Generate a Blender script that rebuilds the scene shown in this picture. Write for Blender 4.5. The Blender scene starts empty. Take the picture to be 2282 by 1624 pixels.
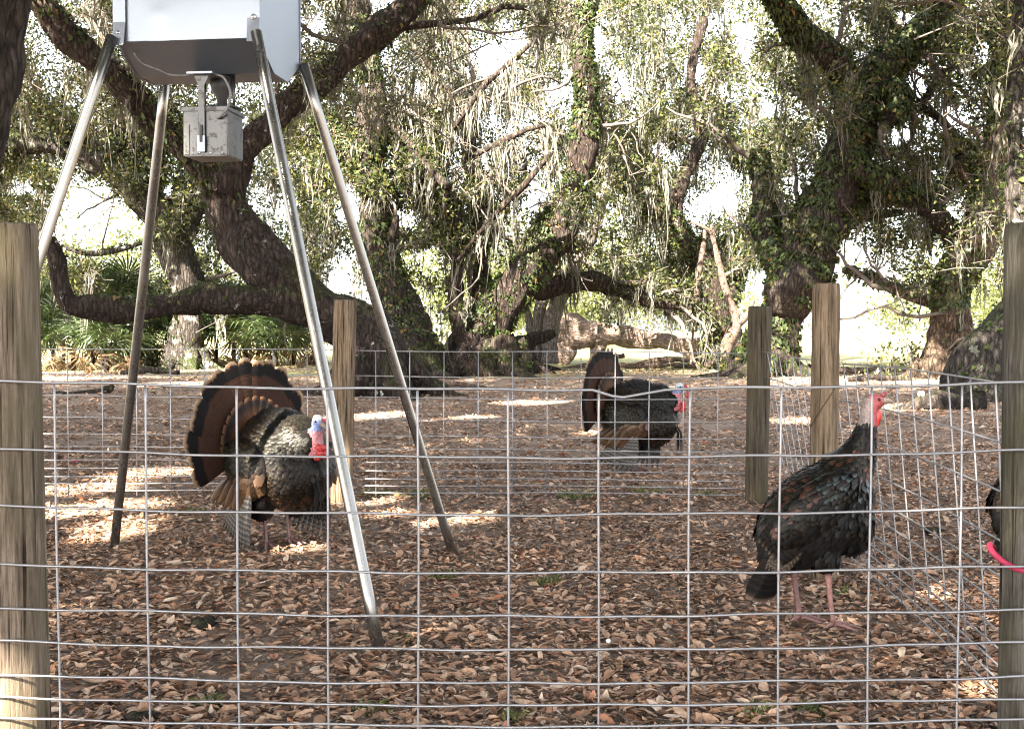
import bpy, math, random
import numpy as np
from mathutils import Vector, Matrix, Quaternion

# ------------------------------------------------------------------ camera, world, sun, exposure
rng = np.random.default_rng(11)
random.seed(11)
sc = bpy.context.scene
COL = sc.collection
R = math.radians

F = 2750.0            # focal length in pixels of a 2282 x 1624 picture
HCAM = 1.0
PITCH = math.atan(77.0 / F)
cam_d = bpy.data.cameras.new('camera')
cam_d.sensor_width = 36.0
cam_d.lens = 36.0 * F / 2282.0
cam_d.clip_start = 0.05
cam_d.clip_end = 2000.0
cam = bpy.data.objects.new('camera', cam_d)
COL.objects.link(cam)
cam.location = (0, 0, HCAM)
cam.rotation_euler = (math.pi / 2 - PITCH, 0, 0)
sc.camera = cam

SUN_EL = R(36.0)
SUN_XY = np.array([-0.50, -0.866])
SUN = np.array([math.cos(SUN_EL) * SUN_XY[0], math.cos(SUN_EL) * SUN_XY[1], math.sin(SUN_EL)])

world = bpy.data.worlds.new('World')
sc.world = world
world.use_nodes = True
wn = world.node_tree.nodes
wl = world.node_tree.links
wn.clear()
sky = wn.new('ShaderNodeTexSky')
sky.sky_type = 'NISHITA'
sky.sun_disc = False
sky.sun_elevation = SUN_EL
sky.sun_rotation = math.atan2(SUN_XY[0], SUN_XY[1])
sky.dust_density = 2.5
hs = wn.new('ShaderNodeHueSaturation')
hs.inputs['Saturation'].default_value = 0.28
bg = wn.new('ShaderNodeBackground')
bg.inputs['Strength'].default_value = 0.069
wo = wn.new('ShaderNodeOutputWorld')
wl.new(sky.outputs[0], hs.inputs['Color'])
wl.new(hs.outputs[0], bg.inputs['Color'])
wl.new(bg.outputs[0], wo.inputs['Surface'])

sun_d = bpy.data.lights.new('sun', 'SUN')
sun_d.energy = 5.0
sun_d.angle = R(0.53)
sun_d.color = (1.0, 0.90, 0.75)
sun = bpy.data.objects.new('sun', sun_d)
COL.objects.link(sun)
sun.rotation_euler = Vector(SUN).to_track_quat('Z', 'Y').to_euler()
sun.location = (-6, -12, 14)

sc.view_settings.view_transform = 'Standard'
sc.view_settings.look = 'None'
sc.view_settings.gamma = 1.0
sc.view_settings.exposure = 3.75
sc.cycles.use_denoising = True
sc.cycles.filter_width = 1.1
sc.cycles.max_bounces = 6
sc.cycles.diffuse_bounces = 3
sc.cycles.transmission_bounces = 4
sc.cycles.caustics_reflective = False
sc.cycles.caustics_refractive = False
sc.cycles.sample_clamp_indirect = 6.0

# ------------------------------------------------------------------ helpers
CP, SP = math.cos(PITCH), math.sin(PITCH)


def P(u, v, d):
    """point of the place that stands at distance d (metres along +Y) and shows at picture pixel u, v"""
    a = (u - 1141.0) / F
    b = (812.0 - v) / F
    y = CP + b * SP
    z = -SP + b * CP
    s = d / y
    return np.array([a * s, d, HCAM + z * s])


def proj(p):
    p = np.atleast_2d(p)
    x, y, z = p[:, 0], p[:, 1], p[:, 2] - HCAM
    w = y * CP - z * SP
    h = y * SP + z * CP
    return 1141 + F * x / w, 812 - F * h / w


def gz(x, y):
    x = np.asarray(x, float)
    y = np.asarray(y, float)
    near = np.clip((y - 9) / 12, 0, 1)
    z = 0.012 * np.sin(1.7 * x + 0.6 * y) * np.sin(1.3 * y - 0.4 * x) + 0.006 * np.sin(4.1 * x + 1) * np.sin(3.7 * y)
    z = z + near * (0.07 * np.sin(0.35 * x + 0.2 * y) * np.sin(0.3 * y + 1.0))
    return z


def mesh_np(name, V, quads=None, tris=None, uv=None, smooth=True, midx=None):
    V = np.asarray(V, np.float32)
    me = bpy.data.meshes.new(name)
    me.vertices.add(len(V))
    me.vertices.foreach_set('co', V.ravel())
    parts, starts, off = [], [], 0
    for arr, k in ((quads, 4), (tris, 3)):
        if arr is not None and len(arr):
            arr = np.asarray(arr, np.int32)
            parts.append(arr.ravel())
            starts.append(off + np.arange(len(arr), dtype=np.int32) * k)
            off += arr.size
    loops = np.concatenate(parts)
    starts = np.concatenate(starts)
    me.loops.add(len(loops))
    me.loops.foreach_set('vertex_index', loops)
    me.polygons.add(len(starts))
    me.polygons.foreach_set('loop_start', starts)
    me.polygons.foreach_set('use_smooth', np.full(len(starts), smooth, dtype=bool))
    if midx is not None:
        me.polygons.foreach_set('material_index', np.asarray(midx, np.int32))
    if uv is not None:
        l = me.uv_layers.new(name='UVMap')
        l.data.foreach_set('uv', np.asarray(uv, np.float32)[loops].ravel())
    me.update(calc_edges=True)
    me.validate()
    return me


def link(name, me, mats=None, parent=None, loc=None, rot=None):
    o = bpy.data.objects.new(name, me)
    COL.objects.link(o)
    if mats is not None and me is not None and len(me.materials) == 0:
        for m in (mats if isinstance(mats, (list, tuple)) else [mats]):
            me.materials.append(m)
    if parent is not None:
        o.parent = parent
    if loc is not None:
        o.location = loc
    if rot is not None:
        o.rotation_euler = rot
    return o


def tag(o, label=None, cat=None, group=None, kind=None):
    if label:
        o['label'] = label
    if cat:
        o['category'] = cat
    if group:
        o['group'] = group
    if kind:
        o['kind'] = kind
    return o


def empty(name, loc, rz=0.0):
    o = bpy.data.objects.new(name, None)
    COL.objects.link(o)
    o.location = loc
    o.rotation_euler = (0, 0, rz)
    o.empty_display_size = 0.1
    return o


def copy_tree(o, parent=None):
    c = o.copy()
    COL.objects.link(c)
    c.parent = parent
    for ch in list(o.children):
        copy_tree(ch, c)
    return c


class MB:
    """collects pieces of geometry; build() links them as one mesh object"""

    def __init__(self):
        self.V, self.Q, self.T, self.U, self.qm, self.tm, self.n = [], [], [], [], [], [], 0

    def add(self, V, Q=None, T=None, uv=None, m=0):
        V = np.asarray(V, float)
        self.V.append(V)
        self.U.append(np.zeros((len(V), 2)) if uv is None else np.asarray(uv, float))
        if Q is not None and len(Q):
            Q = np.asarray(Q, int)
            self.Q.append(Q + self.n)
            self.qm.append(np.full(len(Q), m) if np.isscalar(m) else np.asarray(m))
        if T is not None and len(T):
            T = np.asarray(T, int)
            self.T.append(T + self.n)
            self.tm.append(np.full(len(T), m) if np.isscalar(m) else np.asarray(m))
        self.n += len(V)
        return self

    def box(self, c, s, M=None, m=0):
        c = np.asarray(c, float)
        s = np.asarray(s, float) / 2
        V = np.array([[x, y, z] for x in (-1, 1) for y in (-1, 1) for z in (-1, 1)], float) * s
        if M is not None:
            V = V @ np.asarray(M).T
        Q = [[0, 1, 3, 2], [4, 6, 7, 5], [0, 4, 5, 1], [2, 3, 7, 6], [0, 2, 6, 4], [1, 5, 7, 3]]
        return self.add(V + c, Q, m=m)

    def tube(self, pts, rad, n=10, caps=True, m=0, wob=0.0, ph=0.0):
        V, Q, T, U = tube_geo(pts, rad, n, caps, wob, ph)
        return self.add(V, Q, T, U, m)

    def ball(self, c, r, n=10, k=7, M=None, m=0):
        V, Q, T = ball_geo(n, k)
        V = V * np.asarray(r, float)
        if M is not None:
            V = V @ np.asarray(M).T
        return self.add(V + np.asarray(c, float), Q, T, m=m)

    def mesh(self, name, smooth=True):
        V = np.concatenate(self.V)
        Q = np.concatenate(self.Q) if self.Q else None
        T = np.concatenate(self.T) if self.T else None
        mi = np.concatenate(self.qm + self.tm)
        return mesh_np(name, V, Q, T, np.concatenate(self.U), smooth, mi)

    def build(self, name, mats, parent=None, smooth=True, loc=None):
        return link(name, self.mesh(name, smooth), mats, parent, loc)


def ball_geo(n=10, k=7):
    V = [[0, 0, 1]]
    for i in range(1, k):
        t = math.pi * i / k
        for j in range(n):
            a = 2 * math.pi * j / n
            V.append([math.sin(t) * math.cos(a), math.sin(t) * math.sin(a), math.cos(t)])
    V.append([0, 0, -1])
    Q, T = [], []
    for i in range(k - 2):
        for j in range(n):
            a, b = 1 + i * n + j, 1 + i * n + (j + 1) % n
            Q.append([a, a + n, b + n, b])
    for j in range(n):
        T.append([0, 1 + j, 1 + (j + 1) % n])
        e = 1 + (k - 2) * n
        T.append([len(V) - 1, e + (j + 1) % n, e + j])
    return np.array(V, float), np.array(Q), np.array(T)


def tube_geo(pts, rad, n=10, caps=True, wob=0.0, ph=0.0):
    pts = np.asarray(pts, float)
    m = len(pts)
    rad = np.full(m, rad) if np.isscalar(rad) else np.asarray(rad, float)
    tg = np.gradient(pts, axis=0)
    tg /= np.linalg.norm(tg, axis=1)[:, None] + 1e-9
    a = np.array([0, 0, 1.0]) if abs(tg[0][2]) < 0.9 else np.array([1.0, 0, 0])
    nn = np.cross(tg[0], a)
    nn /= np.linalg.norm(nn)
    ang = np.arange(n) * 2 * math.pi / n
    V = np.zeros((m, n, 3))
    s = 0.0
    for i in range(m):
        nn = nn - tg[i] * nn.dot(tg[i])
        nn /= np.linalg.norm(nn) + 1e-9
        b = np.cross(tg[i], nn)
        if i:
            s += np.linalg.norm(pts[i] - pts[i - 1])
        rr = rad[i]
        if wob:
            q = s / max(rad.mean(), 1e-4)
            rr = rad[i] * (1 + wob * (0.5 * np.sin(2 * ang + 0.9 * q + ph) + 0.35 * np.sin(3 * ang - 1.3 * q + 2 * ph)
                                      + 0.35 * np.sin(5 * ang + 0.6 * q + 3 * ph) + 0.3 * np.sin(7 * ang + 2.1 * q + ph)))
        V[i] = pts[i] + np.outer(np.cos(ang) * rr, nn) + np.outer(np.sin(ang) * rr, b)
    i = np.repeat(np.arange(m - 1), n)
    j = np.tile(np.arange(n), m - 1)
    k = (j + 1) % n
    Q = np.stack([i * n + j, i * n + k, (i + 1) * n + k, (i + 1) * n + j], 1)
    V = V.reshape(-1, 3)
    U = np.stack([np.tile(np.arange(n) / n, m), np.repeat(np.linspace(0, 1, m), n)], 1)
    T = None
    if caps:
        c0, c1 = len(V), len(V) + 1
        V = np.vstack([V, pts[0], pts[-1]])
        U = np.vstack([U, [0, 0], [0, 1]])
        jj = np.arange(n)
        T = np.vstack([np.stack([np.full(n, c0), (jj + 1) % n, jj], 1),
                       np.stack([np.full(n, c1), (m - 1) * n + jj, (m - 1) * n + (jj + 1) % n], 1)])
    return V, Q, T, U


def smooth_path(pts, step):
    """Catmull-Rom through rows of any width (first three columns are positions)"""
    p = np.asarray(pts, float)
    q = np.vstack([2 * p[0] - p[1], p, 2 * p[-1] - p[-2]])
    out = []
    for i in range(1, len(q) - 2):
        L = np.linalg.norm(q[i + 1][:3] - q[i][:3])
        k = max(2, int(L / step))
        t = np.arange(k)[:, None] / k
        a, b, c, d = q[i - 1], q[i], q[i + 1], q[i + 2]
        out.append(0.5 * ((2 * b) + (-a + c) * t + (2 * a - 5 * b + 4 * c - d) * t ** 2 + (-a + 3 * b - 3 * c + d) * t ** 3))
    out.append(p[-1:])
    return np.vstack(out)


# ------------------------------------------------------------------ materials
def new_mat(name):
    m = bpy.data.materials.new(name)
    m.use_nodes = True
    nt = m.node_tree
    b = nt.nodes['Principled BSDF']
    return m, nt, b


def N(nt, t, **kw):
    n = nt.nodes.new(t)
    for k, v in kw.items():
        if k in n.inputs:
            n.inputs[k].default_value = v
        else:
            setattr(n, k, v)
    return n


def ramp(nt, stops, interp='LINEAR'):
    r = nt.nodes.new('ShaderNodeValToRGB')
    r.color_ramp.interpolation = interp
    e = r.color_ramp.elements
    while len(e) < len(stops):
        e.new(0.5)
    for i, (p, c) in enumerate(stops):
        e[i].position = p
        e[i].color = (*c, 1) if len(c) == 3 else c
    return r


def coords(nt, kind='Object', scale=(1, 1, 1)):
    tc = nt.nodes.new('ShaderNodeTexCoord')
    mp = nt.nodes.new('ShaderNodeMapping')
    mp.inputs['Scale'].default_value = scale
    nt.links.new(tc.outputs[kind], mp.inputs[0])
    return mp


def noise(nt, vec, scale, detail=4, rough=0.6):
    n = nt.nodes.new('ShaderNodeTexNoise')
    n.inputs['Scale'].default_value = scale
    n.inputs['Detail'].default_value = detail
    n.inputs['Roughness'].default_value = rough
    nt.links.new(vec.outputs[0], n.inputs['Vector'])
    return n


def mix(nt, fac, a, b, mode='MIX'):
    m = nt.nodes.new('ShaderNodeMix')
    m.data_type = 'RGBA'
    m.blend_type = mode
    for sock, v in ((m.inputs[0], fac), (m.inputs[6], a), (m.inputs[7], b)):
        if hasattr(v, 'is_linked') or hasattr(v, 'node'):
            nt.links.new(v, sock)
        elif isinstance(v, (tuple, list)):
            sock.default_value = (*v, 1)
        else:
            sock.default_value = v
    return m.outputs[2]


def bump(nt, b, height, strength=0.5, dist=0.01):
    bp = nt.nodes.new('ShaderNodeBump')
    bp.inputs['Strength'].default_value = strength
    bp.inputs['Distance'].default_value = dist
    nt.links.new(height, bp.inputs['Height'])
    nt.links.new(bp.outputs[0], b.inputs['Normal'])


def simple(name, col, rough=0.6, metal=0.0, var=0.15, scale=20.0, spec=0.4):
    m, nt, b = new_mat(name)
    c = coords(nt)
    n = noise(nt, c, scale)
    lo = tuple(x * (1 - var) for x in col)
    hi = tuple(min(1, x * (1 + var)) for x in col)
    r = ramp(nt, [(0.3, lo), (0.7, hi)])
    nt.links.new(n.outputs['Fac'], r.inputs[0])
    nt.links.new(r.outputs[0], b.inputs['Base Color'])
    b.inputs['Roughness'].default_value = rough
    b.inputs['Metallic'].default_value = metal
    b.inputs['Specular IOR Level'].default_value = spec
    return m


def island_ramp(nt, stops, interp='LINEAR', use_obj=False):
    g = nt.nodes.new('ShaderNodeNewGeometry')
    out = g.outputs['Random Per Island']
    if use_obj:
        oi = nt.nodes.new('ShaderNodeObjectInfo')
        out = oi.outputs['Random']
    r = ramp(nt, stops, interp)
    nt.links.new(out, r.inputs[0])
    return r.outputs[0]


def leafy(name, stops, trans=0.35, rough=0.5, spec=0.35, patch=None):
    m, nt, b = new_mat(name)
    col = island_ramp(nt, stops)
    if patch is not None:
        c = coords(nt)
        n = noise(nt, c, patch[0], 2)
        rr = ramp(nt, [(0.4, (0, 0, 0)), (0.6, (1, 1, 1))])
        nt.links.new(n.outputs['Fac'], rr.inputs[0])
        col = mix(nt, rr.outputs[0], col, mix(nt, 1.0, col, patch[1], 'MULTIPLY'))
    nt.links.new(col, b.inputs['Base Color'])
    b.inputs['Roughness'].default_value = rough
    b.inputs['Specular IOR Level'].default_value = spec
    if trans > 0:
        t = nt.nodes.new('ShaderNodeBsdfTranslucent')
        nt.links.new(mix(nt, 1.0, col, (1.5, 1.45, 0.8), 'MULTIPLY'), t.inputs[0])
        ms = nt.nodes.new('ShaderNodeMixShader')
        ms.inputs[0].default_value = trans
        nt.links.new(b.outputs[0], ms.inputs[1])
        nt.links.new(t.outputs[0], ms.inputs[2])
        nt.links.new(ms.outputs[0], nt.nodes['Material Output'].inputs[0])
    return m


LITTER = [(0.0, (0.10, 0.056, 0.037)), (0.2, (0.24, 0.138, 0.088)), (0.42, (0.37, 0.215, 0.137)), (0.62, (0.47, 0.295, 0.192)),
          (0.82, (0.54, 0.37, 0.26)), (0.95, (0.60, 0.475, 0.37)), (1.0, (0.48, 0.165, 0.075))]


def litter_mat(name, use_obj):
    m, nt, b = new_mat(name)
    col = island_ramp(nt, LITTER, use_obj=use_obj)
    c = coords(nt, 'Object')
    n = noise(nt, c, 60, 3)
    r = ramp(nt, [(0.3, (0.6, 0.6, 0.6)), (0.7, (1.15, 1.12, 1.1))])
    nt.links.new(n.outputs['Fac'], r.inputs[0])
    nt.links.new(mix(nt, 1.0, col, r.outputs[0], 'MULTIPLY'), b.inputs['Base Color'])
    b.inputs['Roughness'].default_value = 0.55
    b.inputs['Specular IOR Level'].default_value = 0.35
    return m


def bark(name, c1, c2, lichen=None, lich_scale=3.0, lich_th=0.66, vscale=(7, 7, 1.6), moss=None, bstr=0.9):
    m, nt, b = new_mat(name)
    c = coords(nt, 'Object', vscale)
    n = noise(nt, c, 3.0, 6, 0.65)
    r = ramp(nt, [(0.33, c1), (0.62, c2)])
    nt.links.new(n.outputs['Fac'], r.inputs[0])
    col = r.outputs[0]
    c2n = coords(nt, 'Object')
    if moss is not None:
        k = noise(nt, c2n, 0.8, 4)
        g = nt.nodes.new('ShaderNodeNewGeometry')
        sp = nt.nodes.new('ShaderNodeSeparateXYZ')
        nt.links.new(g.outputs['Normal'], sp.inputs[0])
        ad = N(nt, 'ShaderNodeMath', operation='MULTIPLY_ADD')
        nt.links.new(sp.outputs['Z'], ad.inputs[0])
        ad.inputs[1].default_value = 0.25
        nt.links.new(k.outputs['Fac'], ad.inputs[2])
        rr = ramp(nt, [(0.62, (0, 0, 0)), (0.80, (1, 1, 1))])
        nt.links.new(ad.outputs[0], rr.inputs[0])
        col = mix(nt, rr.outputs[0], col, moss)
    if lichen is not None:
        k = noise(nt, c2n, lich_scale, 5, 0.7)
        rr = ramp(nt, [(lich_th, (0, 0, 0)), (lich_th + 0.03, (1, 1, 1))])
        nt.links.new(k.outputs['Fac'], rr.inputs[0])
        col = mix(nt, rr.outputs[0], col, lichen)
    cv = coords(nt, 'Object', (vscale[0] * 1.9, vscale[1] * 1.9, vscale[2] * 2.2))
    wv = nt.nodes.new('ShaderNodeVectorMath')
    wv.operation = 'MULTIPLY_ADD'
    nt.links.new(n.outputs['Color'], wv.inputs[0])
    wv.inputs[1].default_value = (1.2, 1.2, 1.2)
    nt.links.new(cv.outputs[0], wv.inputs[2])
    vo = nt.nodes.new('ShaderNodeTexVoronoi')
    vo.feature = 'DISTANCE_TO_EDGE'
    vo.inputs['Scale'].default_value = 1.0
    nt.links.new(wv.outputs[0], vo.inputs['Vector'])
    rc = ramp(nt, [(0.0, (0.38, 0.36, 0.35)), (0.22, (1.05, 1.05, 1.05))])
    nt.links.new(vo.outputs['Distance'], rc.inputs[0])
    col = mix(nt, 1.0, col, rc.outputs[0], 'MULTIPLY')
    nt.links.new(col, b.inputs['Base Color'])
    b.inputs['Roughness'].default_value = 0.9
    b.inputs['Specular IOR Level'].default_value = 0.2
    hh = N(nt, 'ShaderNodeMath', operation='MULTIPLY_ADD')
    nt.links.new(rc.outputs[0], hh.inputs[0])
    hh.inputs[1].default_value = 0.6
    nt.links.new(n.outputs['Fac'], hh.inputs[2])
    bump(nt, b, hh.outputs[0], bstr, 0.07)
    return m


def wood_post(name, c1, c2, c3, algae=None):
    m, nt, b = new_mat(name)
    c = coords(nt, 'Object', (130, 130, 9.0))
    n = noise(nt, c, 1.0, 6, 0.7)
    r = ramp(nt, [(0.34, c1), (0.5, c2), (0.66, c3)])
    nt.links.new(n.outputs['Fac'], r.inputs[0])
    cc = coords(nt, 'Object', (30, 30, 2.0))
    n2 = noise(nt, cc, 1.0, 4, 0.6)
    r2 = ramp(nt, [(0.35, (0.42, 0.40, 0.38)), (0.58, (1.05, 1.05, 1.05))])
    nt.links.new(n2.outputs['Fac'], r2.inputs[0])
    col = mix(nt, 1.0, r.outputs[0], r2.outputs[0], 'MULTIPLY')
    ck = coords(nt, 'Object', (95, 95, 1.6))
    n3 = noise(nt, ck, 1.0, 2, 0.5)
    r3 = ramp(nt, [(0.34, (0.10, 0.08, 0.06)), (0.40, (1, 1, 1))])
    nt.links.new(n3.outputs['Fac'], r3.inputs[0])
    col = mix(nt, 1.0, col, r3.outputs[0], 'MULTIPLY')
    if algae is not None:
        k = noise(nt, coords(nt, 'Object', (6, 6, 3)), 1.0, 5)
        rr = ramp(nt, [(0.42, (0, 0, 0)), (0.62, (0.75, 0.75, 0.75))])
        nt.links.new(k.outputs['Fac'], rr.inputs[0])
        col = mix(nt, rr.outputs[0], col, algae)
    nt.links.new(col, b.inputs['Base Color'])
    b.inputs['Roughness'].default_value = 0.85
    b.inputs['Specular IOR Level'].default_value = 0.2
    mm = N(nt, 'ShaderNodeMath', operation='MULTIPLY')
    nt.links.new(n.outputs['Fac'], mm.inputs[0])
    nt.links.new(r3.outputs[0], mm.inputs[1])
    bump(nt, b, mm.outputs[0], 0.7, 0.006)
    return m


def metal(name, col, rough, metallic=1.0, stain=None, st=0.62, sscale=12.0, var=0.12):
    m, nt, b = new_mat(name)
    c = coords(nt)
    n = noise(nt, c, sscale, 6, 0.7)
    r = ramp(nt, [(0.3, tuple(x * (1 - var) for x in col)), (0.7, tuple(min(1, x * (1 + var)) for x in col))])
    nt.links.new(n.outputs['Fac'], r.inputs[0])
    cc = r.outputs[0]
    if stain is not None:
        k = noise(nt, c, sscale * 1.7, 6, 0.75)
        rr = ramp(nt, [(st, (0, 0, 0)), (st + 0.06, (1, 1, 1))])
        nt.links.new(k.outputs['Fac'], rr.inputs[0])
        cc = mix(nt, rr.outputs[0], cc, stain)
    nt.links.new(cc, b.inputs['Base Color'])
    rr2 = N(nt, 'ShaderNodeMapRange')
    rr2.inputs['To Min'].default_value = rough * 0.8
    rr2.inputs['To Max'].default_value = rough * 1.25
    nt.links.new(n.outputs['Fac'], rr2.inputs['Value'])
    nt.links.new(rr2.outputs[0], b.inputs['Roughness'])
    b.inputs['Metallic'].default_value = metallic
    return m


# ground
def ground_mat():
    m, nt, b = new_mat('ground_soil')
    c = coords(nt, 'Object')
    n1 = noise(nt, c, 2.2, 6, 0.65)
    n2 = noise(nt, c, 38.0, 5, 0.75)
    r1 = ramp(nt, [(0.35, (0.17, 0.122, 0.093)), (0.55, (0.26, 0.21, 0.174)), (0.72, (0.36, 0.31, 0.272))])
    nt.links.new(n1.outputs['Fac'], r1.inputs[0])
    r2 = ramp(nt, [(0.3, (0.66, 0.6, 0.56)), (0.65, (1.15, 1.1, 1.06))])
    nt.links.new(n2.outputs['Fac'], r2.inputs[0])
    soil = mix(nt, 1.0, r1.outputs[0], r2.outputs[0], 'MULTIPLY')
    n3 = noise(nt, c, 0.35, 5, 0.6)
    r3 = ramp(nt, [(0.3, (0.20, 0.20, 0.085)), (0.7, (0.33, 0.31, 0.17))])
    nt.links.new(n2.outputs['Fac'], r3.inputs[0])
    g = nt.nodes.new('ShaderNodeNewGeometry')
    sp = nt.nodes.new('ShaderNodeSeparateXYZ')
    nt.links.new(g.outputs['Position'], sp.inputs[0])
    mr = N(nt, 'ShaderNodeMapRange')
    mr.inputs['From Min'].default_value = 20.0
    mr.inputs['From Max'].default_value = 44.0
    mr.inputs['To Min'].default_value = -0.22
    mr.inputs['To Max'].default_value = 0.5
    nt.links.new(sp.outputs['Y'], mr.inputs['Value'])
    ad = N(nt, 'ShaderNodeMath', operation='ADD')
    nt.links.new(mr.outputs[0], ad.inputs[0])
    nt.links.new(n3.outputs['Fac'], ad.inputs[1])
    rr = ramp(nt, [(0.46, (0, 0, 0)), (0.62, (1, 1, 1))])
    nt.links.new(ad.outputs[0], rr.inputs[0])
    nt.links.new(mix(nt, rr.outputs[0], soil, r3.outputs[0]), b.inputs['Base Color'])
    b.inputs['Roughness'].default_value = 0.95
    b.inputs['Specular IOR Level'].default_value = 0.15
    bump(nt, b, n2.outputs['Fac'], 0.8, 0.02)
    return m


M = {}
M['ground'] = ground_mat()
M['litter'] = litter_mat('dead_leaf_litter', False)
M['leaf1'] = litter_mat('dead_leaf_single', True)
M['bark_dark'] = bark('oak_bark_dark', (0.019, 0.015, 0.012), (0.075, 0.059, 0.05), lichen=(0.36, 0.36, 0.33), lich_scale=5.0, lich_th=0.665, moss=(0.045, 0.055, 0.018))
M['bark_red'] = bark('oak_bark_reddish', (0.018, 0.013, 0.011), (0.075, 0.055, 0.046), lichen=(0.5, 0.5, 0.46), lich_scale=5.0, lich_th=0.645, moss=(0.05, 0.055, 0.02))
M['bark_grey'] = bark('oak_bark_grey', (0.028, 0.024, 0.021), (0.088, 0.076, 0.066), lichen=(0.30, 0.32, 0.26), lich_scale=2.6, lich_th=0.58, moss=(0.05, 0.065, 0.02))
M['bark_brown'] = bark('bark_warm_brown', (0.05, 0.034, 0.024), (0.15, 0.108, 0.078), moss=None)
M['dead_wood'] = bark('dead_wood_pale', (0.085, 0.058, 0.046), (0.23, 0.17, 0.14), vscale=(12, 4, 12), bstr=0.6)
M['snag'] = bark('dead_wood_grey', (0.10, 0.085, 0.078), (0.27, 0.24, 0.22), vscale=(12, 12, 1.5), bstr=0.6)
M['log_red'] = bark('fallen_log_wood', (0.25, 0.175, 0.14), (0.52, 0.41, 0.345), vscale=(2, 10, 10), bstr=0.7)
M['twig'] = simple('twig_bark', (0.085, 0.07, 0.06), 0.9, var=0.3)
OAK = [(0.0, (0.012, 0.018, 0.006)), (0.45, (0.034, 0.046, 0.015)), (0.8, (0.078, 0.09, 0.028)), (1.0, (0.17, 0.15, 0.055))]
M['leaf'] = leafy('oak_leaf', OAK, 0.36, 0.40)
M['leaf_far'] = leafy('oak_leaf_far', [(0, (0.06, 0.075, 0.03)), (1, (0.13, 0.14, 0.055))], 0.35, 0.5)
M['moss'] = leafy('spanish_moss', [(0, (0.075, 0.073, 0.064)), (0.5, (0.145, 0.142, 0.124)), (1, (0.24, 0.232, 0.20))], 0.32, 0.9, 0.1)
M['fern'] = leafy('resurrection_fern', [(0, (0.018, 0.03, 0.008)), (0.6, (0.036, 0.056, 0.014)), (0.93, (0.075, 0.092, 0.022)), (1, (0.16, 0.08, 0.032))], 0.3, 0.55)
M['palm'] = leafy('palmetto_leaf', [(0, (0.02, 0.034, 0.013)), (1, (0.055, 0.08, 0.03))], 0.25, 0.35, 0.5)
M['palm_dead'] = leafy('palmetto_leaf_dead', [(0, (0.10, 0.055, 0.03)), (1, (0.20, 0.125, 0.07))], 0.2, 0.7)
M['grass'] = leafy('grass_blade', [(0, (0.05, 0.075, 0.018)), (0.7, (0.10, 0.13, 0.04)), (1, (0.24, 0.2, 0.09))], 0.3, 0.5)
M['post_near'] = wood_post('post_wood_tan', (0.06, 0.045, 0.034), (0.16, 0.122, 0.09), (0.25, 0.20, 0.155), algae=(0.105, 0.088, 0.052))
M['post_warm'] = wood_post('post_wood_warm', (0.085, 0.058, 0.038), (0.19, 0.14, 0.092), (0.28, 0.21, 0.145))
M['post_green'] = wood_post('post_wood_algae', (0.036, 0.029, 0.022), (0.078, 0.063, 0.046), (0.13, 0.106, 0.08), algae=(0.062, 0.053, 0.03))
M['post_grey'] = wood_post('post_wood_grey', (0.035, 0.032, 0.027), (0.09, 0.08, 0.068), (0.16, 0.145, 0.125), algae=(0.06, 0.055, 0.03))
M['wire'] = metal('galvanised_wire', (0.33, 0.33, 0.345), 0.48, 0.75)
M['sheet'] = metal('galvanised_sheet', (0.235, 0.26, 0.30), 0.38, 0.75, sscale=3.0, var=0.07)
M['sheet_dirty'] = metal('galvanised_sheet_weathered', (0.08, 0.08, 0.08), 0.36, 0.75, stain=(0.035, 0.03, 0.028), st=0.53, sscale=20)
M['tube_metal'] = metal('galvanised_tube', (0.27, 0.26, 0.24), 0.27, 0.95, stain=(0.13, 0.105, 0.08), st=0.66, sscale=9)
M['bolt'] = metal('zinc_bolt', (0.62, 0.62, 0.62), 0.3, 1.0)
M['rust'] = simple('rusty_steel', (0.085, 0.05, 0.032), 0.8, 0.4)
M['rubber'] = simple('grey_cable', (0.16, 0.16, 0.16), 0.5)
M['black'] = simple('dark_plastic', (0.03, 0.03, 0.03), 0.5)
M['pink'] = simple('pink_hose_plastic', (0.30, 0.022, 0.06), 0.65, var=0.08)
M['white'] = simple('white_plastic', (0.8, 0.8, 0.76), 0.5, var=0.05)

# ------------------------------------------------------------------ ground
xs = np.concatenate([-np.geomspace(900, 8.2, 26), np.linspace(-8, 8, 100), np.geomspace(8.2, 900, 26)])
ys = np.concatenate([-np.geomspace(400, 2.2, 14), np.linspace(-2, 16, 110), np.geomspace(16.3, 1500, 70)])
X, Y = np.meshgrid(xs, ys)
Z = gz(X, Y)
Z[np.abs(X) > 60] = 0
Z[Y > 60] = 0
gv = np.stack([X.ravel(), Y.ravel(), Z.ravel()], 1)
nx, ny = len(xs), len(ys)
i, j = np.meshgrid(np.arange(ny - 1), np.arange(nx - 1), indexing='ij')
gq = np.stack([i * nx + j, i * nx + j + 1, (i + 1) * nx + j + 1, (i + 1) * nx + j], -1).reshape(-1, 4)
ground = link('ground', mesh_np('ground', gv, gq), M['ground'])
tag(ground, 'grey sandy soil under fallen oak leaves', 'ground', kind='structure')


def rand_dirs(n, up=0.0):
    d = rng.normal(0, 1, (n, 3))
    d[:, 2] += up
    return d / np.linalg.norm(d, axis=1)[:, None]


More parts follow.
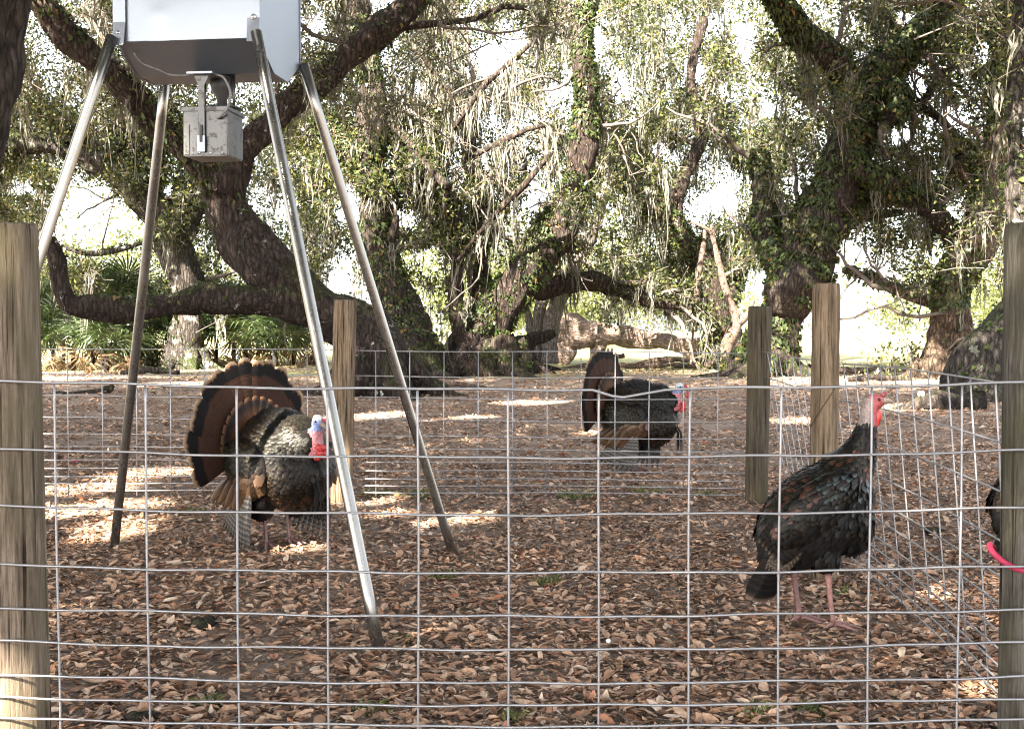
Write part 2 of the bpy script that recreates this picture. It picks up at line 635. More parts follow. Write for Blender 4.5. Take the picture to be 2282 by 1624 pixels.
def twig_geo(C, dirs, length, r):
    """three-sided slim twigs"""
    n = len(C)
    a = np.cross(dirs, rand_dirs(n))
    a /= np.linalg.norm(a, axis=1)[:, None] + 1e-9
    b = np.cross(dirs, a)
    L = length[:, None]
    p0, p1, p2 = C - dirs * L * 0.6, C + a * L * 0.06, C + dirs * L * 0.5
    V = []
    for p, rr in ((p0, r), (p1, r * 0.7), (p2, r * 0.25)):
        for k in range(3):
            t = 2 * math.pi * k / 3
            V.append(p + (a * math.cos(t) + b * math.sin(t)) * rr[:, None])
    V = np.stack(V, 1).reshape(-1, 3)
    base = []
    for s in range(2):
        for k in range(3):
            base.append([s * 3 + k, s * 3 + (k + 1) % 3, s * 3 + 3 + (k + 1) % 3, s * 3 + 3 + k])
    Q = (np.array(base)[None] + (np.arange(n) * 9)[:, None, None]).reshape(-1, 4)
    return V, Q


def leaf_template(rows):
    """dead oak leaf along +X, length 1: rows of three across"""
    if rows == 5:
        return np.array([0.0, 0.22, 0.5, 0.78, 1.0]), np.array([0.03, 0.20, 0.26, 0.19, 0.02])
    if rows == 4:
        return np.array([0.0, 0.3, 0.7, 1.0]), np.array([0.03, 0.24, 0.23, 0.03])
    return np.array([0.0, 0.5, 1.0]), np.array([0.03, 0.27, 0.03])


def leaves_geo(pos, yaw, L, wf, tiltx, tilty, curl, fold, rows=5):
    n = len(pos)
    t, w = leaf_template(rows)
    K = len(t)
    s = np.array([-1.0, 0.0, 1.0])
    lx = (t[None, :, None] - 0.5) * L[:, None, None] * np.ones((1, 1, 3))
    ly = w[None, :, None] * s[None, None, :] * (L * wf)[:, None, None]
    lz = (curl * L)[:, None, None] * ((t[None, :, None] - 0.5) ** 2 * 4) + (fold * L)[:, None, None] * np.abs(s)[None, None, :] * w[None, :, None] * 3
    V = np.stack([lx, ly * np.ones_like(lx), lz * np.ones_like(lx)], -1).reshape(n, -1, 3)
    cx, sx = np.cos(tiltx), np.sin(tiltx)
    y2 = V[..., 1] * cx[:, None] - V[..., 2] * sx[:, None]
    z2 = V[..., 1] * sx[:, None] + V[..., 2] * cx[:, None]
    cy, sy = np.cos(tilty), np.sin(tilty)
    x3 = V[..., 0] * cy[:, None] + z2 * sy[:, None]
    z3 = -V[..., 0] * sy[:, None] + z2 * cy[:, None]
    ca, sa = np.cos(yaw), np.sin(yaw)
    xx = x3 * ca[:, None] - y2 * sa[:, None]
    yy = x3 * sa[:, None] + y2 * ca[:, None]
    zmin = z3.min(1, keepdims=True)
    W = np.stack([xx + pos[:, 0:1], yy + pos[:, 1:2], z3 - zmin * 0.8 + pos[:, 2:3]], -1)
    base = []
    for r in range(K - 1):
        for c in range(2):
            a = r * 3 + c
            base.append([a, a + 1, a + 4, a + 3])
    base = np.array(base)
    Q = (base[None] + (np.arange(n) * K * 3)[:, None, None]).reshape(-1, 4)
    return W.reshape(-1, 3), Q


def litter_params(n, big=1.0):
    return dict(yaw=rng.uniform(0, 2 * np.pi, n), L=np.clip(rng.lognormal(-3.58, 0.42, n), 0.009, 0.060) * big, wf=rng.uniform(0.55, 1.05, n),
                tiltx=rng.normal(0, 0.30, n), tilty=rng.normal(0, 0.20, n), curl=rng.normal(0.04, 0.10, n), fold=rng.uniform(-0.05, 0.22, n))


def scatter(n, y0, y1, pow_=1.0, margin=1.12):
    t = rng.uniform(0, 1, n)
    y = y0 + (y1 - y0) * t ** pow_
    x = rng.uniform(-1, 1, n) * (y * 1141 / F * margin + 0.15)
    return x, y


def litter_keep(x, y, th):
    f = np.sin(1.9 * x + 0.7 * y + 1) * np.sin(1.1 * y - 1.3 * x) + 0.6 * np.sin(4.3 * x + 2) * np.sin(3.9 * y + 1.2 * x)
    return f > th + rng.normal(0, 0.5, len(x))


LV, LQ, off = [], [], 0
for (n, y0, y1, pw, big, zr, rows) in ((38000, 2.7, 5.4, 1.1, 1.0, 0.012, 4), (44000, 5.4, 9.5, 1.1, 1.1, 0.012, 3), (36000, 9.5, 17.0, 1.15, 1.4, 0.012, 3), (24000, 17.0, 36.0, 1.1, 2.1, 0.015, 3)):
    x, y = scatter(n, y0, y1, pw)
    k = litter_keep(x, y, -1.15 if y1 < 10 else -0.85)
    x, y = x[k], y[k]
    n = len(x)
    z = gz(x, y) + rng.uniform(0.0, zr, n)
    V, Q = leaves_geo(np.stack([x, y, z], 1), **litter_params(n, big), rows=rows)
    LV.append(V)
    LQ.append(Q + off)
    off += len(V)
n = 2600
x, y = scatter(n, 2.7, 14.0, 1.2)
C = np.stack([x, y, gz(x, y) + rng.uniform(0.006, 0.022, n)], 1)
dd_ = rand_dirs(n) * [1, 1, 0.08]
dd_ /= np.linalg.norm(dd_, axis=1)[:, None]
V, Q = twig_geo(C, dd_, rng.uniform(0.03, 0.16, n), rng.uniform(0.001, 0.0035, n))
TW = mesh_np('twig_litter', V, Q)
lo = link('leaf_litter', mesh_np('leaf_litter', np.vstack(LV), np.vstack(LQ)), M['litter'], ground)
lo['kind'] = 'stuff'
link('twig_litter', TW, M['twig'], ground)['kind'] = 'stuff'

# three hundred of the nearest fallen leaves, each its own piece
leaf_meshes = []
for k in range(8):
    p = litter_params(1)
    p['L'] = np.array([rng.uniform(0.036, 0.06)])
    p['yaw'] = np.array([0.0])
    p['curl'] = np.array([rng.uniform(0.02, 0.16)])
    V, Q = leaves_geo(np.zeros((1, 3)), **p)
    me = mesh_np('leaf', V, Q)
    me.materials.append(M['leaf1'])
    leaf_meshes.append(me)
x, y = scatter(300, 3.05, 6.2, 1.6, 0.98)
for k in range(300):
    o = link('leaf', leaf_meshes[k % 8], None, ground, (x[k], y[k], float(gz(x[k], y[k])) + 0.016), (rng.normal(0, 0.12), rng.normal(0, 0.12), rng.uniform(0, 6.28)))
    s = rng.uniform(0.8, 1.15)
    o.scale = (s, s, s)

# ------------------------------------------------------------------ trees
def limb_pts(spec, D, step=0.16):
    rows = []
    for q in spec:
        u, v, w = q[:3]
        d = D + (q[3] if len(q) > 3 else 0.0)
        p = P(u, v, d)
        rows.append([*p, w * d / F / 2])
    return smooth_path(rows, step)


GAPS = [(215, 485, 128, 110), (50, 420, 50, 24), (375, 430, 20, 35), (1620, 440, 42, 52), (1662, 95, 36, 75), (2042, 190, 46, 50), (2118, 263, 62, 44),
        (2012, 299, 45, 32), (2118, 476, 28, 20), (1900, 565, 40, 36), (1966, 612, 40, 55), (1150, 101, 46, 26), (1084, 130, 42, 60), (907, 486, 46, 30),
        (907, 298, 25, 25), (947, 577, 60, 42), (780, 455, 42, 55), (760, 622, 42, 62), (932, 668, 50, 50), (1195, 440, 30, 50), (1383, 192, 30, 40),
        (1330, 90, 30, 40), (640, 470, 28, 40), (1545, 160, 30, 40), (1710, 240, 28, 30), (2020, 40, 30, 24), (1230, 200, 26, 30), (930, 200, 24, 26),
        (1470, 330, 24, 24), (2200, 120, 20, 36), (700, 60, 26, 50), (150, 330, 30, 16), (1935, 640, 105, 62), (1930, 735, 150, 60), (2070, 690, 45, 60), (1440, 714, 115, 26), (1850, 700, 60, 60), (2180, 690, 25, 40)]


def in_gap(p, grow=1.0):
    u, v = proj(p)
    k = np.zeros(len(u), bool)
    for gu, gv_, ru, rv in GAPS:
        dx_, dy_ = (u - gu) / (ru * grow), (v - gv_) / (rv * grow)
        th_ = np.arctan2(dy_, dx_)
        k |= dx_ ** 2 + dy_ ** 2 < (1 + 0.26 * np.sin(3 * th_ + gu) + 0.18 * np.sin(5 * th_ + gv_) + 0.12 * np.sin(11 * th_ + ru)) ** 2
    return k


def leaf_cloud(C, nl, spread, Lr, dirs=None, flat=0.7):
    """small leaf faces around clump centres C"""
    n = len(C)
    idx = np.repeat(np.arange(n), nl)
    m = len(idx)
    off_ = rng.normal(0, 1, (m, 3)) * np.array([1, 1, flat]) * spread
    if dirs is not None:
        off_ += dirs[idx] * rng.uniform(-1, 1, m)[:, None] * spread * 2.2
    c = C[idx] + off_
    ax = rand_dirs(m)
    nn = rand_dirs(m, 0.6)
    b = np.cross(ax, nn)
    b /= np.linalg.norm(b, axis=1)[:, None] + 1e-9
    L = rng.uniform(*Lr, m)[:, None]
    w = L * rng.uniform(0.35, 0.6, m)[:, None]
    V = np.stack([c - ax * L * 0.5, c + b * w * 0.5 + ax * L * 0.08, c + ax * L * 0.5, c - b * w * 0.5 + ax * L * 0.08], 1).reshape(-1, 3)
    Q = np.arange(4 * m).reshape(-1, 4)
    return V, Q


def moss_geo(C, Lmax, per=14, spread=0.16, wid=0.02):
    """tapering tangles of hanging moss: strands of one clump share a top, the middle ones hang lowest"""
    n = len(C)
    idx = np.repeat(np.arange(n), per)
    m = len(idx)
    offx = rng.normal(0, 1, (m, 2)) * spread
    rr = np.linalg.norm(offx, axis=1) / spread
    top = C[idx] + np.column_stack([offx, rng.normal(0, 0.05, m)])
    L = Lmax[idx] * np.exp(-0.5 * rr ** 2) * rng.uniform(0.35, 1.0, m) + 0.06
    t = np.array([0, 0.22, 0.45, 0.7, 1.0])
    ang = rng.uniform(0, np.pi, m)
    wd = np.stack([np.cos(ang), np.sin(ang), np.zeros(m)], 1)
    w0 = wid * rng.uniform(0.5, 1.7, m)
    rows = []
    off_ = np.zeros((m, 2))
    lean = rng.normal(0, 0.10, (n, 2))[idx]
    for k, tt in enumerate(t):
        if k:
            off_ = off_ + rng.normal(0, 0.045, (m, 2)) * (L[:, None] ** 0.7) - offx * 0.16
        c = top + np.column_stack([off_ + lean * tt * L[:, None], -L * tt])
        ww = (w0 * (0.7, 1.2, 1.1, 0.7, 0.1)[k] * rng.uniform(0.6, 1.3, m))[:, None]
        rows += [c - wd * ww, c + wd * ww]
    V = np.stack(rows, 1).reshape(-1, 3)
    base = np.array([[0, 1, 3, 2], [2, 3, 5, 4], [4, 5, 7, 6], [6, 7, 9, 8]])
    Q = (base[None] + (np.arange(m) * 10)[:, None, None]).reshape(-1, 4)
    return V, Q


def fern_geo(path, dens, topbias=0.3, size=(0.10, 0.22), patchy=0.0):
    """small fronds rooted on the bark of a limb (path rows: x y z r)"""
    seg = np.linalg.norm(np.diff(path[:, :3], axis=0), axis=1)
    n = int(seg.sum() * dens)
    if n < 1:
        return np.zeros((0, 3)), np.zeros((0, 4), int)
    i = rng.choice(len(seg), n, p=seg / seg.sum())
    f = rng.uniform(0, 1, n)[:, None]
    c = path[i, :3] * (1 - f) + path[i + 1, :3] * f
    r = path[i, 3]
    tg = path[i + 1, :3] - path[i, :3]
    tg /= np.linalg.norm(tg, axis=1)[:, None] + 1e-9
    d = rand_dirs(n, topbias)
    d -= tg * (d * tg).sum(1)[:, None]
    d /= np.linalg.norm(d, axis=1)[:, None] + 1e-9
    if patchy > 0:
        s = np.sin(2.1 * c[:, 0] + 1.3 * c[:, 2] + 0.7) * np.sin(1.7 * c[:, 2] - 0.9 * c[:, 1]) + 0.4 * d[:, 2]
        k = s > patchy - 0.6 + rng.normal(0, 0.2, n)
        c, r, d, tg = c[k], r[k], d[k], tg[k]
        n = len(c)
    base = c + d * (r * 0.96)[:, None]
    L = rng.uniform(*size, n)[:, None]
    side = np.cross(d, rand_dirs(n))
    side /= np.linalg.norm(side, axis=1)[:, None] + 1e-9
    along = np.cross(side, d)
    w = L * rng.uniform(0.16, 0.3, n)[:, None]
    p1 = base + d * L * 0.5 + along * L * 0.2
    p2 = base + d * L * 0.62 + along * L * 0.62 - np.array([0, 0, 1.0]) * L * 0.25
    V = np.stack([base - side * w * 0.4, base + side * w * 0.4, p1 - side * w, p1 + side * w, p2 - side * w * 0.15, p2 + side * w * 0.15], 1).reshape(-1, 3)
    Q = (np.array([[0, 1, 3, 2], [2, 3, 5, 4]])[None] + (np.arange(n) * 6)[:, None, None]).reshape(-1, 4)
    return V, Q


def grow_branches(path, n, length, rmax, levels=1, up=0.25, fwd=0.5):
    """side branches from a limb path; returns list of (pts, rad) and tip points"""
    out = []
    for _ in range(n):
        i = rng.integers(int(len(path) * 0.25), len(path))
        p = path[i, :3].copy()
        r0 = min(path[i, 3] * 0.5, rmax) * rng.uniform(0.5, 1)
        d = rand_dirs(1, up)[0]
        d[1] = abs(d[1]) * fwd if rng.uniform() < 0.93 else -abs(d[1]) * fwd * 0.5
        L = length * rng.uniform(0.5, 1.2)
        k = 9
        pts = [p]
        for q in range(k):
            d = d + rng.normal(0, 0.26, 3)
            d[2] += 0.03
            d /= np.linalg.norm(d)
            p = p + d * L / k
            pts.append(p.copy())
        pts = np.array(pts)
        rad = r0 * np.linspace(1, 0.18, k + 1) + 0.004
        out.append((pts, rad))
        if levels > 0:
            out += grow_branches(np.column_stack([pts, rad]), 3, length * 0.5, rmax * 0.5, levels - 1, up, fwd)
    return out


TREES = {}


def oak(key, name, label, D, trunk, limbs, barkm, fern=None, moss=0, branches=5, blen=2.6, group='live oaks around the pen', base_flare=None, nobranch=()):
    b = P(trunk[0][0], trunk[0][1], D)
    root = empty(name, (b[0], D, float(gz(b[0], D)) - 0.02))
    org = np.array(root.location)
    tag(root, label, 'tree', group)
    paths = []
    for k, spec in enumerate([trunk] + limbs):
        path = limb_pts(spec, D)
        if k == 0:
            # foot of the trunk flares into the soil
            zt = path[:, 2] - org[2]
            path[:, 3] *= 1 + 0.22 * np.exp(-np.clip(zt, 0, None) / 0.35)
            path = np.vstack([path[0] + np.array([0, 0, -0.25, path[0, 3] * 0.1]), path]) if path[0, 2] > org[2] - 0.2 else path
        m_ = len(path)
        ker = np.ones(5) / 5
        jit = np.stack([np.convolve(rng.normal(0, 1, m_ + 4), ker, 'valid') for _ in range(4)], 1)
        path[:, :3] += jit[:, :3] * path[:, 3:4] * 0.28
        path[:, 3] *= 1 + 0.20 * np.clip(jit[:, 3], -1, 1.5)
        nside = 16 if path[:, 3].max() > 0.15 else 8
        mb = MB()
        mb.tube(path[:, :3] - org, path[:, 3], nside, True, wob=0.22 if nside == 16 else 0.15, ph=rng.uniform(0, 6))
        if k == 0 and key not in ('lichen',):
            for q in range(6):
                a = q * 1.05 + rng.uniform(-0.3, 0.3)
                r0 = path[1, 3]
                dirv = np.array([math.cos(a), math.sin(a), 0])
                pts = [np.array([path[2, 0], path[2, 1], org[2]]) - org + dirv * r0 * 0.5 + [0, 0, r0 * 0.7],
                       dirv * r0 * 0.95 + [0, 0, r0 * 0.22], dirv * r0 * 1.4 + [0, 0, 0.02], dirv * r0 * rng.uniform(1.7, 2.6) + [0, 0, -0.06]]
                pp = smooth_path(np.column_stack([pts, [r0 * 0.34, r0 * 0.24, r0 * 0.15, r0 * 0.05]]), 0.12)
                mb.tube(pp[:, :3], pp[:, 3], 9, True, wob=0.2, ph=q)
        mb.build('trunk' if k == 0 else 'limb', barkm, root)
        paths.append(path)
    br = []
    for kk, path in enumerate(paths):
        if branches and path[:, 3].max() > 0.05 and kk not in nobranch:
            nb = max(2, int(branches * len(path) * 0.16 / 4))
            br += grow_branches(path, nb, blen, 0.09)
    if br:
        mb = MB()
        for pts, rad in br:
            mb.tube(pts - org, rad, 5, False)
        o = mb.build('branches', M['twig'], root)
        o['kind'] = 'stuff'
    if fern:
        Vs, Qs, off_ = [], [], 0
        for k, path in enumerate(paths):
            fd = fern.get(k, fern.get('all', 0))
            if fd:
                V, Q = fern_geo(path, fd, patchy=fern.get('patchy', 0.0), size=fern.get('size', (0.06, 0.14)))
                Vs.append(V - org)
                Qs.append(Q + off_)
                off_ += len(V)
        if off_:
            o = link('ferns', mesh_np('ferns', np.vstack(Vs), np.vstack(Qs), smooth=False), M['fern'], root)
            o['kind'] = 'stuff'
    tips = np.array([p for pts, rad in br for p in pts[3:]]) if br else np.zeros((0, 3))
    TREES[key] = dict(root=root, org=org, paths=paths, tips=tips, moss=moss, D=D)
    return root


oak('near', 'live_oak', 'dark bare trunk cut off by the upper corner above the tan post', 9.0,
    [(-330, 1042, 230), (-260, 800, 185), (-150, 540, 165), (-75, 280, 160), (-38, 110, 165), (-15, -60, 170), (30, -420, 160, -0.5), (80, -1000, 140, -1.5), (20, -1500, 120, -3)],
    [[(30, -420, 110, -0.5), (300, -900, 90, -2.0), (700, -1500, 70, -3.5)]], M['bark_dark'], branches=0)
oak('left', 'live_oak', 'reddish brown lichen-spotted oak forking in a Y behind the metal feeder', 19.0,
    [(850, 895, 150), (825, 800, 128), (775, 720, 108), (690, 664, 108), (615, 618, 104), (560, 550, 98), (510, 470, 94), (480, 395, 86)],
    [[(490, 410, 82), (400, 330, 62, -0.2), (320, 240, 56, -0.5), (230, 150, 54, -0.9), (140, 60, 60, -1.2), (40, -60, 58, -1.5)],
     [(505, 430, 78), (545, 340, 62), (600, 290, 58, 0.2), (660, 225, 57, 0.4), (760, 140, 56, 0.6), (850, 70, 56, 0.8), (920, 10, 55, 1.0), (1010, -90, 50, 1.2)],
     [(725, 690, 90), (600, 672, 64, -0.3), (450, 665, 64, -0.5), (300, 680, 60, -0.8), (205, 692, 54, -1.0), (155, 684, 52, -1.1), (138, 640, 42, -1.2), (124, 580, 38, -1.2), (105, 530, 28, -1.2)],
     [(880, 60, 22, 0.9), (960, 52, 18, 0.7), (1060, 42, 15, 0.5), (1120, 15, 13, 0.4), (1180, 20, 9, 0.3)]],
    M['bark_red'], fern={1: 260, 0: 70, 2: 60, 3: 30, 'patchy': 0.35}, moss=70, branches=2, nobranch=(0, 3))
oak('back_left', 'live_oak', 'grey oak standing among the palmettos with one limb reaching over the open sky', 31.0,
    [(420, 826, 80), (416, 720, 66), (406, 620, 72), (372, 520, 86), (332, 450, 74), (262, 380, 54, -0.5), (170, 342, 46, -1), (60, 316, 44, -1.5), (-80, 300, 40, -2)],
    [[(385, 540, 50), (430, 460, 44, 0.5), (450, 360, 36, 1)], [(372, 520, 24, -0.2), (310, 545, 13, -0.6), (210, 566, 15, -1), (130, 548, 13, -1.2), (60, 560, 8, -1.5)],
     [(332, 450, 40), (312, 370, 32), (330, 290, 26)]],
    M['bark_grey'], fern={0: 60, 1: 60, 2: 40, 'patchy': 0.3}, moss=130, branches=5)
oak('fern', 'live_oak', 'slim fern-clad oak rising from a swollen stump right of the feeder leg', 27.0,
    [(925, 838, 150), (912, 775, 124), (892, 705, 84), (862, 610, 72), (845, 520, 68), (835, 430, 64), (822, 330, 60), (826, 200, 56), (802, 80, 50), (790, -50, 45)],
    [[(836, 420, 50), (795, 352, 48, 0.3), (745, 300, 46, 0.6), (690, 262, 40, 1)], [(826, 240, 24), (880, 285, 22), (940, 352, 25, -0.3), (1000, 420, 22, -0.6)],
     [(866, 560, 22), (878, 520, 20, -0.3), (884, 480, 14, -0.4)]],
    M['bark_dark'], fern={0: 800, 1: 700, 2: 60, 'patchy': 0.22}, moss=150, branches=5)
oak('centre', 'live_oak', 'broad oak with a fern-covered limb slanting up beside the grey dead snag', 28.0,
    [(1075, 836, 170), (1085, 765, 124), (1098, 702, 92), (1142, 640, 88), (1200, 560, 80), (1255, 480, 72), (1290, 400, 62), (1300, 300, 55), (1305, 180, 50), (1300, 80, 42), (1320, -40, 40)],
    [[(1085, 700, 52), (1062, 600, 42, 0.3), (1076, 500, 50, 0.6), (1070, 420, 44, 0.9), (1045, 320, 30, 1.2), (1060, 200, 24, 1.5)],
     [(1022, 770, 32, -0.5), (1016, 690, 31, -0.5), (1018, 580, 29, -0.5), (1012, 450, 26, -0.6), (960, 370, 20, -0.6), (900, 290, 14, -0.6)],
     [(1140, 650, 46, 0.8), (1210, 642, 46, 1.4), (1290, 626, 40, 1.8), (1370, 640, 34, 2.2), (1450, 668, 28, 2.5), (1545, 690, 20, 2.8)],
     [(1008, 288, 13, -1), (1074, 197, 12, -1.2), (1140, 140, 10, -1.4), (1200, 81, 7, -1.5)], [(932, 116, 8, -1), (975, 170, 10, -1), (1018, 238, 10, -1)],
     [(1020, 580, 10, -1), (1110, 470, 14, -1.4), (1160, 420, 14, -1.6), (1230, 340, 10, -1.8)],
     [(1060, 345, 12, -1.5), (1099, 324, 15, -1.5), (1175, 288, 12, -1.6), (1215, 280, 7, -1.6)]],
    M['bark_red'], fern={0: 850, 1: 650, 2: 70, 3: 120, 'patchy': 0.2}, moss=320, branches=6)
oak('mid_right', 'live_oak', 'oak with sunlit ferns on its foot where the dead branch leans', 34.0,
    [(1622, 818, 92), (1612, 760, 72), (1602, 690, 64), (1572, 610, 52), (1532, 540, 50), (1490, 480, 54), (1430, 430, 46), (1370, 395, 34), (1305, 372, 18)],
    [[(1606, 700, 52), (1645, 600, 46, 0.4), (1682, 500, 48, 0.8), (1720, 420, 40, 1.2), (1740, 300, 30, 1.6)], [(1500, 490, 34), (1520, 400, 30, 0.4), (1560, 300, 26, 0.8), (1540, 180, 22, 1.1), (1570, 40, 18, 1.4)]],
    M['bark_red'], fern={0: 700, 1: 520, 'patchy': 0.15}, moss=200, branches=6)
oak('big_right', 'live_oak', 'massive fern-covered oak leaning behind the paired wooden posts', 26.0,
    [(1708, 848, 140), (1732, 765, 106), (1754, 680, 106), (1790, 580, 116), (1830, 480, 116), (1870, 390, 102), (1905, 300, 86), (1928, 220, 76), (1978, 150, 66), (2030, 90, 52), (2090, 30, 42), (2140, -50, 36)],
    [[(1905, 270, 62), (1880, 170, 58, -0.3), (1820, 110, 56, -0.6), (1760, 50, 50, -0.9), (1715, -20, 46, -1.2), (1680, -80, 42, -1.4)],
     [(1878, 310, 36, -0.8), (1918, 372, 37, -1.0), (1985, 412, 50, -0.8), (2050, 452, 52, -0.5), (2110, 512, 48, -0.2), (2150, 580, 44, 0.2)],
     [(1764, 650, 60), (1724, 540, 62, 0.6), (1704, 440, 52, 1), (1690, 340, 32, 1.4)],
     [(1820, 560, 34, 0.6), (1890, 505, 28, 1), (1950, 478, 22, 1.4), (2010, 474, 14, 1.6)],
     [(1990, 190, 46, -0.4), (2010, 230, 42, -0.6), (1985, 260, 36, -0.8)],
     [(2005, 270, 22, 0.8), (2032, 248, 24, 0.8), (2067, 213, 22, 0.8), (2108, 157, 17, 0.8), (2180, 130, 12, 0.8)], [(2050, 240, 18, 0.8), (2090, 262, 18, 0.7), (2133, 304, 15, 0.6), (2190, 330, 10, 0.5)]],
    M['bark_dark'], fern={0: 1300, 1: 1050, 2: 1000, 3: 1000, 5: 1000, 'patchy': 0.06, 'size': (0.07, 0.16)}, moss=200, branches=5)
oak('right', 'live_oak', 'oak with a bare brown foot and a sawn stub pointing at the lichen trunk', 24.0,
    [(2078, 850, 92), (2096, 790, 78), (2112, 730, 74), (2118, 660, 64), (2134, 610, 78), (2160, 550, 78), (2192, 490, 68), (2214, 420, 60), (2222, 320, 50), (2230, 200, 46), (2240, 80, 40), (2252, -50, 36)],
    [[(2108, 775, 48), (2138, 758, 34, -0.3), (2158, 746, 24, -0.5), (2174, 742, 19, -0.6)], [(2116, 690, 26, 0.3), (2030, 655, 24, 0.6), (1940, 618, 24, 1), (1880, 600, 16, 1.3)],
     [(2120, 735, 40, -0.2), (2128, 705, 26, -0.25), (2140, 690, 12, -0.3)], [(2210, 440, 40, 0.3), (2150, 380, 34, 0.6), (2110, 330, 24, 1)]],
    M['bark_brown'], fern={4: 300, 2: 200, 'patchy': 0.1}, moss=160, branches=5)
oak('lichen', 'live_oak', 'thick pale lichen-crusted trunk leaning out behind the weathered near post', 17.5,
    [(2200, 888, 150), (2222, 825, 146), (2264, 740, 140), (2312, 650, 130), (2390, 500, 120), (2500, 300, 110), (2600, 60, 100)],
    [[(2325, 640, 60, 0.6), (2268, 470, 42, 0.9), (2262, 320, 37, 0.9), (2270, 140, 35, 0.9), (2276, -60, 33, 0.9)]],
    M['bark_grey'], fern={0: 160, 1: 60, 'patchy': 0.4}, moss=14, branches=2)
# upper ferns of the bare-footed oak sit above its knot
t = TREES['right']
V, Q = fern_geo(t['paths'][0][int(len(t['paths'][0]) * 0.2):], 1000, patchy=0.05, size=(0.07, 0.16))
link('ferns', mesh_np('ferns', V - t['org'], Q, smooth=False), M['fern'], t['root'])['kind'] = 'stuff'


SUN_HOLES = [(tuple(P(1095, 725, 27.6)), 0.5), (tuple(P(1160, 640, 27.6)), 0.35), (tuple(P(1630, 640, 33.6)), 0.5), (tuple(P(820, 335, 26.6)), 0.35), (tuple(P(400, 790, 30.6)), 0.4), (tuple(P(1380, 745, 36.6)), 1.0), (tuple(P(1250, 740, 36.6)), 0.6), (tuple(P(790, 350, 26.6)), 0.3), (tuple(P(1500, 490, 33.6)), 0.4), ((-1.02, 4.55, 2.33), 0.02), ((-1.62, 4.3, 1.55), 0.10), ((-1.5, 4.35, 1.85), 0.10), ((-1.75, 4.25, 1.2), 0.08), 
         ((-1.17, 5.73, 0.76), 0.06),
         ((-2.35, 6.9, 0.0), 0.24), ((-2.0, 6.3, 0.0), 0.10), ((-2.7, 7.7, 0), 0.20), ((-2.5, 8.6, 0), 0.2), ((-1.95, 5.95, 0), 0.08), ((-1.13, 2.71, 0.13), 0.05), ((-1.12, 2.7, 1.2), 0.03),
         ((-0.93, 7.0, 0.15), 0.07), ((-0.8, 7.3, 0.0), 0.08), ((-1.75, 14.5, 0), 0.45), ((-0.6, 14.0, 0), 0.25), ((5.0, 15.5, 0.1), 0.5), ((-5.5, 22, 0), 0.8), ((-8.5, 24.5, 0), 0.9), ((-3.0, 25, 0), 0.7),
         ((0.3, 17, 0), 0.4), ((3.2, 13.5, 0), 0.3), ((-8.0, 30, 1), 1.2), ((-6.6, 31, 0.8), 0.6), ((0.9, 12, 0), 0.2), ((-3.9, 27, 4.5), 1.3), ((1.2, 28, 5.5), 2.2), ((-1.0, 27, 5.5), 1.6)]  # target points and radii of shafts cut sunward through the leaves


def sun_keep(c):
    """leaf centres outside the shafts cut through the crowns to place sun patches"""
    keep = np.ones(len(c), bool)
    for q, rad in SUN_HOLES:
        w = c - np.array(q)
        al = w @ SUN
        keep &= (np.linalg.norm(w - al[:, None] * SUN, axis=1) > (rad + 0.09) * rng.uniform(0.85, 1.2, len(c))) | (al < 0.6)
    return keep


def crown(key, n_zone, u0, u1, v0, v1, dd=(-2.5, 4.0), nl=44, spread=0.175, Lr=(0.075, 0.145), vfall=480, mossfrac=0.3, moss_len=(0.4, 1.5)):
    t = TREES[key]
    org = t['org']
    tips = t['tips']
    if len(tips):
        tips = tips[rng.choice(len(tips), min(len(tips), 300), replace=False)]
    m = n_zone * 3
    u = rng.uniform(u0, u1, m)
    v = rng.uniform(v0, v1, m)
    d = t['D'] + rng.uniform(*dd, m)
    keep = rng.uniform(0, 1, m) < 1 / (1 + np.exp((v - vfall) / 45.0))
    pts = np.array([P(a, b, c) for a, b, c in zip(u[keep], v[keep], d[keep])])
    f = np.sin(1.3 * pts[:, 0] + 0.5) * np.sin(1.5 * pts[:, 2] + 0.7 * pts[:, 0]) + 0.8 * np.sin(0.8 * pts[:, 1] + 2.3 * pts[:, 0])
    pts = pts[f > -0.55 + rng.normal(0, 0.35, len(f))][:n_zone]
    C = np.vstack([tips, pts]) if len(tips) else pts
    C = C[~in_gap(C, 0.8)]
    dirs = rand_dirs(len(C), 0.15)
    V, Q = leaf_cloud(C, nl, spread, Lr, dirs)
    inn = in_gap(V.reshape(-1, 4, 3)[:, 0], 0.62)
    Q = Q[~inn & sun_keep(V.reshape(-1, 4, 3).mean(1))]
    link('crown', mesh_np('crown', V - org, Q, smooth=False), M['leaf'], t['root'])['kind'] = 'stuff'
    V, Q = twig_geo(C, dirs, rng.uniform(0.5, 1.4, len(C)), rng.uniform(0.006, 0.016, len(C)))
    link('twigs', mesh_np('twigs', V - org, Q), M['twig'], t['root'])['kind'] = 'stuff'
    nm = t['moss']
    if nm:
        src = [C[rng.choice(len(C), min(len(C), int(nm * 1.9)), replace=False)]]
        for path in t['paths']:
            k = max(2, int(nm * 0.03))
            q = path[rng.integers(len(path) // 4, len(path), k)]
            src.append(q[:, :3] - np.array([0, 0, 1.0]) * q[:, 3:4] * 0.8)
        S = np.vstack(src)
        S = S[~in_gap(S, 0.9)]
        ml = rng.uniform(*moss_len, len(S))
        ml *= np.where(in_gap(S - np.column_stack([np.zeros((len(S), 2)), ml * 0.8]), 1.0), 0.35, 1.0)
        V, Q = moss_geo(S, ml, per=14, spread=0.09, wid=0.012)
        link('hanging_moss', mesh_np('hanging_moss', V - org, Q, smooth=False), M['moss'], t['root'])['kind'] = 'stuff'


